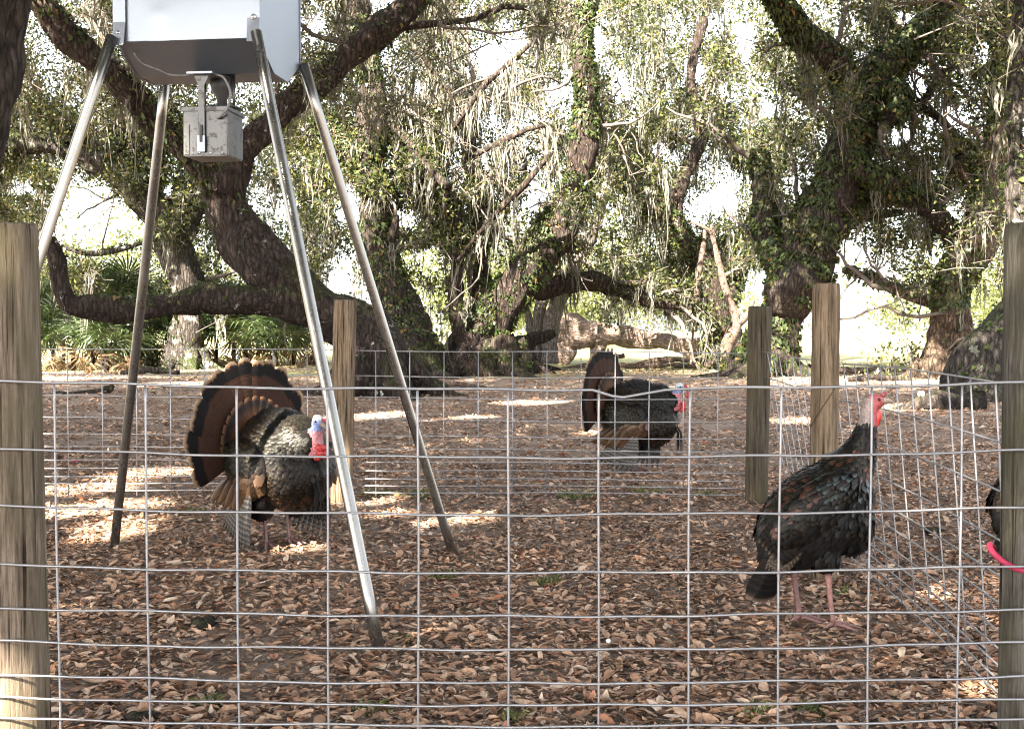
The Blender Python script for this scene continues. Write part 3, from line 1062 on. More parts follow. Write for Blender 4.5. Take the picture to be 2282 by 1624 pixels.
crown('left', 330, -40, 1000, -80, 300, dd=(0.6, 4.0), nl=46, spread=0.2, Lr=(0.045, 0.085), vfall=260)
crown('back_left', 820, -60, 640, -60, 600, dd=(0.5, 7), vfall=420)
crown('fern', 450, 640, 1000, -60, 640, dd=(1.4, 8), vfall=520)
crown('centre', 950, 900, 1480, -60, 640, dd=(1.5, 10), vfall=500, moss_len=(0.5, 2.0))
crown('mid_right', 740, 1330, 1760, -60, 680, dd=(1.4, 9), vfall=560, moss_len=(0.5, 1.8))
crown('big_right', 560, 1660, 2120, -60, 600, dd=(1.6, 7), vfall=470)
crown('right', 470, 1950, 2300, -60, 680, dd=(1.6, 7), vfall=560)
crown('mid_right', 170, 1330, 1620, 560, 725, dd=(0.5, 6), vfall=705, nl=50)
crown('back_left', 170, -60, 130, 330, 560, dd=(0, 5), vfall=540)
crown('back_left', 330, 320, 720, 380, 680, dd=(1, 8), vfall=640)
crown('fern', 160, 640, 1010, 480, 720, dd=(1.5, 8), vfall=690, nl=40)
crown('lichen', 60, 2150, 2330, -60, 200, dd=(-1, 2), nl=40, spread=0.18, Lr=(0.045, 0.08), vfall=150)

# unseen leaf layers added above the picture to shade what stands below
def add_shade_crown(key, cx, cy, rx, ry, z0, z1, n, holes=(), size=(0.18, 0.38), nl=10, patch=-0.5, shade=()):
    t = TREES[key]
    a = rng.uniform(0, 2 * np.pi, n)
    r = np.sqrt(rng.uniform(0, 1, n))
    C = np.stack([cx + rx * r * np.cos(a), cy + ry * r * np.sin(a), rng.uniform(z0, z1, n)], 1)
    f = np.sin(0.9 * C[:, 0] + 0.8) * np.sin(0.8 * C[:, 1] + 0.5 * C[:, 0]) + 0.7 * np.sin(2.1 * C[:, 0] - 1.2 * C[:, 1])
    C = C[f > patch + rng.normal(0, 0.35, n)]
    for q in shade:  # extra leaf clumps added along the sun ray to shade these points
        e = np.array(q) + SUN * ((rng.uniform(z0, z1, 34) - q[2]) / SUN[2])[:, None] + rng.normal(0, 0.22, (34, 3))
        C = np.vstack([C, e])
    u, v = proj(C)
    C = C[~((C[:, 1] > 0) & (v > -90))]
    V, Q = leaf_cloud(C, nl, 0.33, size)
    c = V.reshape(-1, 4, 3).mean(1)
    Q = Q[sun_keep(c)]
    link('shade_crown', mesh_np('shade_crown', V - t['org'], Q, smooth=False), M['leaf'], t['root'])['kind'] = 'stuff'


add_shade_crown('near', -6.5, -2.0, 12.5, 13.5, 6.6, 10.5, 21000, SUN_HOLES, patch=-0.9, shade=[(-0.98, 5.5, 0.45), (-0.85, 5.4, 0.3), (-1.0, 5.5, 0.25), (-0.5, 4.05, 0.2), (-0.35, 4.6, 0.0)])
add_shade_crown('left', -9.5, 14.0, 8, 7, 7.6, 11.0, 3500, SUN_HOLES)
add_shade_crown('big_right', 6.5, 17.5, 6.5, 6.5, 8.6, 12.0, 5000, SUN_HOLES)
add_shade_crown('back_left', -13.0, 25.0, 9, 8, 9.5, 13.0, 2600, SUN_HOLES)

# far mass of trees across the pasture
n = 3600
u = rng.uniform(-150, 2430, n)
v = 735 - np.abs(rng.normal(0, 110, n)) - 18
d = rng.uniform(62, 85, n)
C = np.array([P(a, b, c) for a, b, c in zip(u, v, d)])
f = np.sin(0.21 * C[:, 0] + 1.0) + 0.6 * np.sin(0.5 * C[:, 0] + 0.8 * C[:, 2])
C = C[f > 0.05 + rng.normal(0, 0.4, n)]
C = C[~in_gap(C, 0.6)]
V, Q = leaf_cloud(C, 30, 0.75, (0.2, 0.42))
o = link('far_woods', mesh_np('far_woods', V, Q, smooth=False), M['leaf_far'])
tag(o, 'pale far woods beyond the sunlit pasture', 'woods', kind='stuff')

# ------------------------------------------------------------------ dead wood between the trees
def wood_thing(name, label, cat, specs, D, m, sides=10, wob=0.25, group=None):
    p0 = P(specs[0][0][0], specs[0][0][1], D)
    root = empty(name, (p0[0], D, float(gz(p0[0], D))))
    org = np.array(root.location)
    tag(root, label, cat, group)
    for k, s in enumerate(specs):
        path = limb_pts(s, D, 0.1)
        MB().tube(path[:, :3] - org, path[:, 3], sides, True, wob=wob, ph=k * 1.7).build('stem' if k == 0 else 'branch', m, root)
    return root


wood_thing('dead_snag', 'grey dead snag leaning beside the ferny slanting limb', 'dead tree',
           [[(1222, 810, 44), (1228, 718, 38), (1266, 622, 34), (1317, 521, 28), (1347, 430, 20), (1360, 380, 10)],
            [(1190, 805, 30), (1198, 720, 26), (1212, 650, 22), (1222, 590, 14)], [(1186, 800, 20), (1182, 730, 18), (1168, 668, 15)], [(1270, 610, 14), (1262, 560, 12), (1258, 520, 8)]],
           33.0, M['snag'])
wood_thing('fallen_log', 'long reddish fallen log raised on its broken limbs', 'log',
           [[(1178, 800, 40), (1205, 758, 62), (1245, 742, 70), (1300, 742, 60), (1370, 748, 46), (1450, 757, 36), (1530, 768, 32), (1575, 772, 34), (1600, 790, 22)],
            [(1340, 752, 40), (1333, 780, 34), (1330, 815, 30)], [(1252, 760, 46), (1262, 790, 40), (1255, 812, 18)], [(1500, 768, 24), (1540, 790, 18), (1585, 808, 10)],
            [(1585, 780, 20), (1600, 770, 16), (1612, 762, 12)]],
           37.0, M['log_red'], 12, 0.3)
wood_thing('dead_branch', 'pale forked dead branch propped against the ferny oak foot', 'branch',
           [[(1612, 800, 24), (1622, 762, 28), (1642, 722, 22), (1622, 660, 17), (1603, 590, 14), (1590, 530, 11), (1586, 500, 8)],
            [(1640, 724, 18), (1662, 706, 14), (1680, 668, 8)], [(1590, 525, 9), (1572, 508, 9), (1540, 494, 6)]], 31.0, M['dead_wood'], 8)
wood_thing('hanging_dead_branch', 'thin pale dead branch hanging left of the forked dead branch', 'branch',
           [[(1520, 700, 8), (1548, 675, 13), (1556, 610, 14), (1566, 560, 12), (1572, 510, 8)], [(1548, 672, 9), (1545, 720, 8), (1540, 812, 6)]], 31.5, M['dead_wood'], 8)
wood_thing('uprooted_stump', 'dark uprooted stump with a pointed snout at the left end of the log', 'stump',
           [[(1170, 822, 80), (1165, 790, 62), (1180, 762, 36), (1215, 748, 24), (1238, 742, 14)], [(1150, 790, 30), (1110, 775, 22), (1080, 790, 16), (1050, 800, 10)],
            [(1150, 775, 18), (1120, 745, 14), (1135, 710, 13), (1150, 690, 8)], [(1175, 815, 26), (1215, 820, 18), (1250, 826, 8)]], 31.0, M['bark_dark'], 10, 0.35)
for k, (spec, D, lab) in enumerate([
        ([(960, 795, 16), (1040, 800, 14), (1130, 798, 12), (1170, 806, 8)], 32.5, 'brown root lying level in front of the broad oak foot'),
        ([(1230, 832, 9), (1275, 820, 12), (1330, 812, 12), (1372, 806, 8)], 34, 'crooked stick under the middle of the fallen log'),
        ([(1290, 822, 8), (1350, 800, 14), (1392, 792, 10)], 35, 'short pale stick right of the log support'),
        ([(1360, 812, 8), (1430, 816, 14), (1500, 812, 10), (1560, 818, 6)], 34, 'long grey root crossing the soil below the log tip'),
        ([(1080, 826, 8), (1130, 812, 12), (1200, 822, 12), (1240, 838, 6)], 31, 'bent root in front of the uprooted stump'),
        ([(1395, 826, 7), (1440, 806, 11), (1500, 800, 12), (1545, 806, 7)], 34, 'pale bent limb lying under the log tip'),
        ([(1180, 838, 8), (1250, 842, 11), (1320, 834, 11), (1390, 842, 6)], 30, 'long bare root in front of the fallen log'),
        ([(1000, 842, 8), (1060, 832, 12), (1120, 840, 10), (1165, 850, 5)], 28, 'knobbly stick at the foot of the broad oak'),
        ([(92, 884, 16), (150, 880, 17), (200, 876, 15), (240, 868, 18), (252, 858, 9)], 19, 'dark branch lying on the grass behind the tan post'),
        ([(270, 832, 14), (330, 824, 16), (400, 830, 10)], 27, 'small dark log lying between feeder leg and palmetto oak'),
        ([(1800, 815, 10), (1900, 826, 14), (2000, 822, 12), (2060, 832, 10)], 27, 'bowed root behind the side fence left of the stubbed oak'),
        ([(1890, 846, 12), (1960, 840, 14), (2040, 850, 10)], 23, 'low dark root just above the side fence wire'),
        ([(860, 858, 10), (960, 850, 12), (1060, 862, 12), (1110, 872, 6)], 22, 'thin stick on the litter below the swollen stump')]):
    wood_thing('fallen_branch', lab, 'branch', [spec], D, M['bark_dark'] if lab.split()[0] in ('brown', 'dark', 'small', 'low') else M['dead_wood'], 8, 0.3, 'branches lying on the ground')
wood_thing('surface_root', 'sunlit knuckled root in front of the lichen-crusted trunk', 'root',
           [[(2190, 900, 56), (2140, 900, 44), (2095, 900, 44), (2050, 902, 40), (2015, 914, 26), (1985, 922, 10)], [(2100, 900, 34), (2080, 918, 26), (2050, 930, 12)], [(2050, 895, 28), (2040, 912, 24), (2020, 925, 12)]], 15.0, M['bark_dark'], 12, 0.4)

# ------------------------------------------------------------------ palmettos
def frond_mesh(dead=False):
    V, Q = [], []
    nl_ = 22
    for k in range(nl_):
        a = (k / (nl_ - 1) - 0.5) * R(250)
        L = 0.46 * (0.72 + 0.28 * math.cos(a * 0.7)) * rng.uniform(0.88, 1.08)
        dirv = np.array([math.cos(a), math.sin(a), 0])
        s = np.array([-math.sin(a), math.cos(a), 0])
        lift = rng.uniform(-0.03, 0.05)
        droop = -0.16 if not dead else -0.3
        rows = [(0.03, 0.004, 0), (0.5 * L, 0.017, lift), (0.85 * L, 0.011, lift + droop * 0.35), (L, 0.001, lift + droop * rng.uniform(0.5, 1.3))]
        b = len(V)
        for t_, w_, z_ in rows:
            V.append(dirv * t_ - s * w_ + [0, 0, z_ + 0.006])
            V.append(dirv * t_ + [0, 0, z_])
            V.append(dirv * t_ + s * w_ + [0, 0, z_ + 0.006])
        for r_ in range(3):
            for c_ in range(2):
                q = b + r_ * 3 + c_
                Q.append([q, q + 1, q + 4, q + 3])
    me = mesh_np('frond', np.array(V), np.array(Q), smooth=False)
    me.materials.append(M['palm_dead'] if dead else M['palm'])
    return me


FR = [frond_mesh() for _ in range(3)]
FRD = [frond_mesh(True) for _ in range(2)]
stalk = MB().tube([[0, 0, 0], [0.0, 0, 0.5], [0, 0, 1.0]], [0.012, 0.009, 0.006], 5).mesh('stalk')
stalk.materials.append(M['palm'])


def palmetto(u, D, h, nf, label, dead=2):
    p = P(u, 800, D)
    z = float(gz(p[0], D))
    root = empty('palmetto', (p[0], D, z))
    tag(root, label, 'palmetto', 'saw palmettos under the left oaks')
    mb = MB().tube([[0, 0, -0.1], [0.03, 0, h * 0.18], [0.0, 0.02, h * 0.36]], [0.07, 0.06, 0.05], 8, wob=0.3)
    mb.build('stem', M['bark_dark'], root)
    nf = int(nf * 1.5)
    for k in range(nf + dead):
        isd = k >= nf
        a = rng.uniform(0, 2 * np.pi)
        el = R(rng.uniform(15, 80)) if not isd else R(rng.uniform(-35, 5))
        dirv = np.array([math.cos(a) * math.cos(el), math.sin(a) * math.cos(el), math.sin(el)])
        L = h * rng.uniform(0.45, 0.75)
        base = np.array([0, 0, h * 0.36])
        so = link('stalk', stalk, None, root, base)
        so.rotation_mode = 'QUATERNION'
        so.rotation_quaternion = Vector(dirv).to_track_quat('Z', 'X')
        so.scale = (1, 1, L)
        tip = base + dirv * L
        o = link('frond', (FRD if isd else FR)[k % (2 if isd else 3)], None, root, tip)
        fd = dirv + np.array([0, 0, -0.25]) + rng.normal(0, 0.2, 3)
        o.rotation_mode = 'QUATERNION'
        o.rotation_quaternion = Vector(fd).to_track_quat('X', 'Z') @ Quaternion((1, 0, 0), rng.uniform(-0.9, 0.9))
        s = rng.uniform(1.1, 1.8)
        o.scale = (s, s, s)


for (u, D, h, nf, lab) in [
        (118, 33, 1.9, 15, 'tall palmetto showing just right of the tan post'), (205, 35, 2.5, 18, 'tallest palmetto, under the open patch of sky'),
        (285, 34, 2.3, 17, 'tall palmetto left of the rear feeder leg'), (160, 31, 1.4, 13, 'low palmetto below the bent end of the long limb'),
        (235, 30, 1.2, 13, 'sunlit low palmetto with pale fans under the long limb'), (345, 31.5, 1.3, 12, 'dark palmetto directly behind the rear feeder leg'),
        (480, 34, 2.2, 16, 'tall palmetto between the grey oak and the reddish oak'), (545, 33, 1.5, 14, 'palmetto with hanging dead fans under the long limb'),
        (610, 31.5, 1.3, 14, 'bright green low palmetto near the white gap by the feeder leg'), (520, 36, 2.0, 14, 'dark palmetto at the back of the clump right of the grey oak'),
        (650, 33.5, 1.2, 11, 'rightmost low palmetto beside the bright feeder leg'), (60, 34, 2.0, 14, 'palmetto mostly hidden by the tan post'), (140, 37, 2.4, 16, 'dark tall palmetto behind the bent end of the long limb'), (250, 38, 2.6, 16, 'dark palmetto deep in the clump under the open sky'),
        (330, 37, 2.2, 16, 'dark palmetto deep in the clump left of the grey oak'), (575, 38, 2.0, 16, 'dark palmetto deep in the clump behind the hanging dead fans'), (440, 37, 1.9, 14, 'dark palmetto just right of the grey oak foot')]:
    palmetto(u, D, h, nf, lab, 3)

# ------------------------------------------------------------------ grass tufts
def tuft(x, y, r, n, h, label):
    root = empty('grass_tuft', (x, y, float(gz(x, y))))
    a = rng.uniform(0, 6.28, n)
    rr = r * np.sqrt(rng.uniform(0, 1, n))
    b = np.stack([rr * np.cos(a), rr * np.sin(a), np.zeros(n)], 1)
    d = rand_dirs(n, 1.3)
    d[:, 2] = np.abs(d[:, 2])
    L = rng.uniform(0.4, 1.0, n)[:, None] * h
    s = np.cross(d, rand_dirs(n))
    s /= np.linalg.norm(s, axis=1)[:, None]
    w = 0.0022
    m1 = b + d * L * 0.55
    tip = b + d * L * 0.9 + np.stack([d[:, 0], d[:, 1], -0.4 * np.ones(n)], 1) * L * 0.3
    V = np.stack([b - s * w, b + s * w, m1 - s * w, m1 + s * w, tip], 1).reshape(-1, 3)
    Q = np.arange(n)[:, None] * 5 + np.array([0, 1, 3, 2])
    T = np.arange(n)[:, None] * 5 + np.array([2, 3, 4])
    o = link('blades', mesh_np('blades', V, Q, T, smooth=False), M['grass'], root)
    o['kind'] = 'stuff'
    tag(root, label, 'grass', 'small grass tufts on the litter')


for (u, v, r, n, h, lab) in [
        (985, 1292, 0.06, 150, 0.05, 'wispy grass tuft in front of the right rear feeder foot'), (1222, 1302, 0.06, 130, 0.06, 'yellowish grass tuft at the middle of the pen'),
        (898, 1425, 0.04, 60, 0.045, 'small grass tuft right of the bright feeder foot'), (460, 1575, 0.03, 60, 0.06, 'green sprig at the bottom below the strutting turkey'),
        (1140, 1602, 0.03, 50, 0.07, 'dark green sprig at the bottom centre of the front fence'), (820, 1585, 0.05, 80, 0.05, 'grass tuft at the bottom right of the feeder foot'),
        (1690, 1600, 0.05, 80, 0.05, 'grass tuft at the bottom below the standing turkey'), (1820, 1600, 0.05, 70, 0.05, 'bottom grass tuft right of the standing turkey feet'),
        (1285, 1112, 0.12, 150, 0.09, 'grass along the back fence under the far strutting turkey'), (930, 1108, 0.12, 140, 0.09, 'grass along the back fence between two feeder legs'),
        (830, 1105, 0.08, 90, 0.08, 'sunlit grass at the foot of the leaning back post'), (1450, 1100, 0.10, 90, 0.08, 'grass at the back fence right of the far turkey legs'),
        (430, 1145, 0.08, 80, 0.06, 'grass tuft left of the strutting turkey'), (1880, 1335, 0.05, 60, 0.06, 'grass tuft behind the standing turkey legs'),
        (1575, 1105, 0.08, 80, 0.07, 'grass at the back fence left of the green post')]:
    d = F * HCAM / (v - 735)
    x = (u - 1141) / F * d
    tuft(x, d, r, n, h, lab)

# ------------------------------------------------------------------ posts
def post(name, label, x, y, r, h, m, lean=(0, 0), seed=0, zmin=-0.25, crack=None):
    root = empty(name, (x, y, float(gz(x, y))))
    tag(root, label, 'post', 'round wooden fence posts')
    n, k = 40, 46
    zs = np.linspace(zmin, h, k)
    ang = np.arange(n) * 2 * math.pi / n
    rg = np.random.default_rng(seed)
    grooves = np.zeros(n)
    for c in rg.integers(0, n, 5):
        grooves[c] -= rg.uniform(0.02, 0.07)
    V = []
    for z in zs:
        e = 1 + 0.02 * math.sin(2.2 * z + seed)
        rr = r * e * (1 + 0.025 * np.sin(2 * ang + seed + z) + 0.012 * np.sin(9 * ang + 2 * z) + grooves * (0.6 + 0.4 * math.sin(3 * z + seed)) + rg.normal(0, 0.004, n))
        if crack is not None:
            ca, z0, z1, dep = crack
            if z0 < z < z1:
                q = math.sin(math.pi * (z - z0) / (z1 - z0)) ** 0.6
                da = np.abs((ang - ca + math.pi) % (2 * math.pi) - math.pi)
                rr = rr * (1 - dep * q * np.exp(-(da / 0.07) ** 2))
        V.append(np.stack([np.cos(ang) * rr + lean[0] * z, np.sin(ang) * rr + lean[1] * z, np.full(n, z)], 1))
    top = V[-1] * [1, 1, 1]
    ctr = np.array([lean[0] * h, lean[1] * h, 0])
    V[-1] = (top - ctr) * [0.97, 0.97, 1] + ctr
    ins = (V[-1] - ctr) * [0.93, 0.93, 1] + ctr + [0, 0, 0.004] + rg.normal(0, 0.0015, (n, 3)) * [0, 0, 1]
    V.append(ins)
    V = np.vstack(V + [ctr[None] + [0, 0, h + 0.006]])
    rows = k + 1
    i = np.repeat(np.arange(rows - 1), n)
    j = np.tile(np.arange(n), rows - 1)
    Q = np.stack([i * n + j, i * n + (j + 1) % n, (i + 1) * n + (j + 1) % n, (i + 1) * n + j], 1)
    jj = np.arange(n)
    T = np.stack([np.full(n, len(V) - 1), (rows - 1) * n + jj, (rows - 1) * n + (jj + 1) % n], 1)
    o = link('shaft', mesh_np('shaft', V, Q, T), m, root)
    return root


YF, YB = 2.71, 7.2
ZW = [0.869, 0.719, 0.593, 0.464, 0.368, 0.294, 0.219, 0.170, 0.123, 0.082, 0.042]
p_near = post('fence_post', 'thick tan near post with a nail and long cracks', -1.138, YF + 0.085, 0.079, 1.235, M['post_near'], lean=(-0.010, 0), seed=2, crack=(R(262), 0.35, 0.95, 0.28))
p_right = post('fence_post', 'weathered grey-green near post tied with a pink loop', 1.182, YF + 0.085, 0.072, 1.235, M['post_grey'], lean=(0.006, 0), seed=5)
p_back = post('fence_post', 'pale leaning back post between two feeder legs', -0.995, YB - 0.09, 0.066, 1.17, M['post_warm'], lean=(0.03, 0), seed=8)
p_corner = post('fence_post', 'dark green-stained corner post left of the standing turkey', 1.41, YB - 0.10, 0.068, 1.125, M['post_green'], lean=(0.014, 0), seed=11)
p_mid = post('fence_post', 'sturdy light brown post right behind the standing turkey', 1.232, 4.87, 0.053, 1.172, M['post_warm'], lean=(0.006, 0), seed=14)

# nail, staples and stain on the near post
mb = MB().tube([[-0.042, -0.078, 0.70], [-0.038, -0.094, 0.725], [-0.036, -0.098, 0.752]], 0.0024, 6).ball([-0.036, -0.1, 0.753], [0.008, 0.004, 0.003], 8, 5)
mb.build('nail', M['rust'], p_near)
for k, z in enumerate(ZW[:9]):
    if k in (0, 2, 4, 6, 8):
        xx = -0.055 + 0.012 * math.sin(k * 2.1)
        yy = -0.085
        z = z + 0.019
        MB().tube([[xx, yy + 0.02, z + 0.014], [xx, yy - 0.008, z + 0.012], [xx + 0.001, yy - 0.0145, z], [xx, yy - 0.008, z - 0.012], [xx, yy + 0.02, z - 0.014]], 0.002, 6).build('staple', M['rust'], p_near)
# thin dark wire across the mid post
pts = [[math.cos(a) * 0.0555, math.sin(a) * 0.0555, 0.62 + 0.20 * (a - R(200)) / R(140)] for a in np.linspace(R(195), R(345), 14)]
MB().tube(pts, 0.0018, 5).build('tie_wire', M['rust'], p_mid)

# ------------------------------------------------------------------ welded wire panels
def hwire(x0, x1, z, y, r, root, sag=0.012, dip=None, y1=None, n=60, wav=0.0016):
    xs_ = np.linspace(x0, x1, n)
    t_ = (xs_ - x0) / (x1 - x0)
    zz = z + sag * ((xs_ - 0.05) / 1.15) ** 2 + wav * np.sin(xs_ * 9 + z * 40) + 0.6 * wav * np.sin(xs_ * 23 + z * 90)
    if dip is not None:
        for (xa, xb, xc, dz) in dip:
            zz -= dz * np.clip(np.minimum((xs_ - xa) / (xb - xa), (xc - xs_) / (xc - xb)), 0, 1)
    yy = np.full(n, y) + 0.002 * np.sin(xs_ * 5 + z * 30)
    return np.stack([xs_, yy, zz], 1)


fence = empty('wire_panel', (0, YF, 0))
tag(fence, 'near welded wire fence panel with a dented top wire across the whole picture', 'fence', 'welded wire panels of the pen')
for k, z in enumerate(ZW):
    path = hwire(-1.75, 1.40, z, 0, 0.0032, fence, 0.018, [(0.176, 0.235, 0.345, 0.019)] if k == 0 else None, n=140)
    MB().tube(path, 0.0031 if k == 0 else 0.0028, 8).build('horizontal_wire', M['wire'], fence)
for k in range(-3, 12):
    x = -1.008 + 0.2 * k
    zt = np.linspace(0.03, 0.875 + 0.018 * ((x - 0.05) / 1.15) ** 2, 22)
    pth = np.stack([x + 0.0012 * np.sin(zt * 7 + k) - (0.871 - zt) * (x * 0.006), np.full(22, 0.0055) + 0.001 * np.sin(zt * 11 + k), zt - 0.006], 1)
    MB().tube(pth, 0.0027, 8).build('vertical_wire', M['wire'], fence)

fb = empty('wire_panel', (0, YB, 0))
tag(fb, 'back welded wire fence panel in front of the far strutting turkey', 'fence', 'welded wire panels of the pen')
for k, z in enumerate(ZW):
    xs_ = np.linspace(-3.6, 1.46, 70)
    pth = np.stack([xs_, 0.003 * np.sin(xs_ * 4 + z * 20), z + 0.012 - 0.007 * (xs_ + 1) + 0.004 * np.sin(xs_ * 3.1 + z * 7)], 1)
    MB().tube(pth, 0.0033, 6).build('horizontal_wire', M['wire'], fb)
for k in range(-4, 21):
    x = -2.597 + 0.2 * k
    if x > 1.44:
        break
    MB().tube([[x, 0.005, 0.03], [x + 0.003 * math.sin(k), 0.006, 0.45], [x, 0.005, 0.88 - 0.007 * (x + 1)]], 0.0032, 6).build('vertical_wire', M['wire'], fb)

fs = empty('wire_panel', (1.2, 2.9, 0))
tag(fs, 'side welded wire fence panel running back past the standing turkey', 'fence', 'welded wire panels of the pen')


def side_pt(d, z):
    t_ = 1 - z / 0.87
    return np.array([1.205 + 0.055 * (d - 2.9) + t_ * (0.05 + 0.028 * (d - 2.9)), d, z + 0.006 * math.sin(2 * d)]) - np.array([1.2, 2.9, 0])


for k, z in enumerate(ZW):
    MB().tube([side_pt(d, z) for d in np.linspace(2.85, 7.16, 40)], 0.0027, 6).build('horizontal_wire', M['wire'], fs)
for k in range(22):
    d = 2.92 + 0.2 * k
    MB().tube([side_pt(d, z) + [0.005, 0.002 * math.sin(5 * z + k), 0] for z in (0.03, 0.25, 0.5, 0.7, 0.868)], 0.0026, 6).build('vertical_wire', M['wire'], fs)

# pink loop round the near right post
hp = []
for a in np.linspace(R(150), R(400), 34):
    rr = 0.083 + 0.016 * math.exp(-((a - R(185)) / 0.35) ** 2)
    hp.append([math.cos(a) * rr, math.sin(a) * rr, 0.476 + 0.032 * math.exp(-((a - R(175)) / 0.45) ** 2) - 0.012 * math.sin(a - R(180))])
hose = MB().tube(hp, 0.0072, 10).build('hose_loop', M['pink'], None, loc=(1.182 + 0.003, YF + 0.085, 0))
tag(hose, 'bright pink plastic loop round the grey-green near post', 'hose')

# ------------------------------------------------------------------ game feeder
FC = np.array([-1.162, 4.80])
frz = math.atan2(-0.20, 1.57)
feeder = empty('game_feeder', (FC[0], FC[1], 0), frz)
tag(feeder, 'galvanised metal game feeder on four pipe legs', 'feeder')
ca, sa = math.cos(frz), math.sin(frz)


def loc2(p):
    x, y = p[0] - FC[0], p[1] - FC[1]
    return np.array([x * ca + y * sa, -x * sa + y * ca, p[2]])


W2, D2 = 0.268, 0.245
ZT, ZB, ZC = 2.78, 2.062, 1.972
# hopper: five-sided profile extruded across its width, edges rounded by a slim bevel
prof = np.array([[-D2, ZT], [-D2, ZB], [-0.07, ZC], [0.10, ZC], [D2, ZB], [D2, ZT]])
hp_ = MB()


def prism(prof, x0, x1, mbx, m=0):
    n = len(prof)
    V = np.vstack([np.column_stack([np.full(n, x0), prof]), np.column_stack([np.full(n, x1), prof])])
    me = [[k, (k + 1) % n, n + (k + 1) % n, n + k] for k in range(n)]
    mbx.add(V, me, m=m)
    c = prof.mean(0)
    V2 = np.vstack([V, [[x0, *c], [x1, *c]]])
    T = [[2 * n, (k + 1) % n, k] for k in range(n)] + [[2 * n + 1, n + k, n + (k + 1) % n] for k in range(n)]
    mbx.add(V2, None, T, m=m)


# separate sheets so that each is a panel with its own thickness
def sheet(name, corners, thick, m=M['sheet']):
    c = np.array(corners, float)
    nrm = np.cross(c[1] - c[0], c[-1] - c[0])
    nrm /= np.linalg.norm(nrm)
    n = len(c)
    V = np.vstack([c, c + nrm * thick])
    mbx = MB()
    Q = [[k, (k + 1) % n, n + (k + 1) % n, n + k] for k in range(n)]
    if n == 4:
        Q += [[3, 2, 1, 0], [4, 5, 6, 7]]
        mbx.add(V, Q)
    else:
        mbx.add(V, Q)
        cc = c.mean(0)
        mbx.add(np.vstack([V, [cc], [cc + nrm * thick]]), None, [[2 * n, (k + 1) % n, k] for k in range(n)] + [[2 * n + 1, n + k, n + (k + 1) % n] for k in range(n)])
    return mbx.build(name, m, feeder, smooth=False)


# front panel: slightly dented sheet
gx, gzv = np.meshgrid(np.linspace(-W2, W2, 30), np.linspace(ZB, ZT, 30))
dent = 0.0035 * np.sin(gx * 7 + 0.6) * np.sin(gzv * 5) + 0.004 * np.exp(-((gx + 0.06) / 0.1) ** 2 - ((gzv - 2.3) / 0.07) ** 2) - 0.003 * np.exp(-((gx + 0.115) / 0.03) ** 2 - ((gzv - 2.163 + 0.05 * (gx + 0.115)) / 0.003) ** 2)
V = np.stack([gx.ravel(), (-D2 + dent).ravel(), gzv.ravel()], 1)
i, j = np.meshgrid(np.arange(29), np.arange(29), indexing='ij')
Qf = np.stack([i * 30 + j, i * 30 + j + 1, (i + 1) * 30 + j + 1, (i + 1) * 30 + j], -1).reshape(-1, 4)
link('front_panel', mesh_np('front_panel', V, Qf), M['sheet'], feeder)
sheet('front_slope', [[-W2 + 0.002, -D2, ZB - 0.001], [W2 - 0.002, -D2, ZB - 0.001], [W2 - 0.002, -0.07, ZC], [-W2 + 0.002, -0.07, ZC]], 0.003)
sheet('bottom_panel', [[-W2 + 0.003, -0.068, ZC], [W2 - 0.003, -0.068, ZC], [W2 - 0.003, 0.10, ZC - 0.001], [-W2 + 0.003, 0.10, ZC - 0.001]], 0.003)
sheet('rear_slope', [[-W2 + 0.002, 0.102, ZC], [W2 - 0.002, 0.102, ZC], [W2 - 0.002, D2, ZB], [-W2 + 0.002, D2, ZB]], 0.003)
sheet('rear_panel', [[-W2, D2, ZB], [W2, D2, ZB], [W2, D2, ZT], [-W2, D2, ZT]], 0.003)
for s, nm in ((-1, 'side_panel'), (1, 'side_panel')):
    x = s * (W2 + 0.003)
    sheet(nm, [[x, q[0] * 1.008, q[1] - 0.003] for q in prof], 0.003)
for s in (-1, 1):
    for (q0, q1) in zip(prof[1:4], prof[2:5]):
        a3, b3 = np.array([s * (W2 + 0.001), q0[0], q0[1] - 0.002]), np.array([s * (W2 + 0.001), q1[0], q1[1] - 0.002])
        MB().tube([a3, b3], 0.0035, 6).build('seam', M['sheet'], feeder)
MB().box([0, 0, ZT + 0.02], [2 * W2 + 0.05, 2 * D2 + 0.05, 0.04]).build('lid', M['sheet'], feeder, smooth=False)

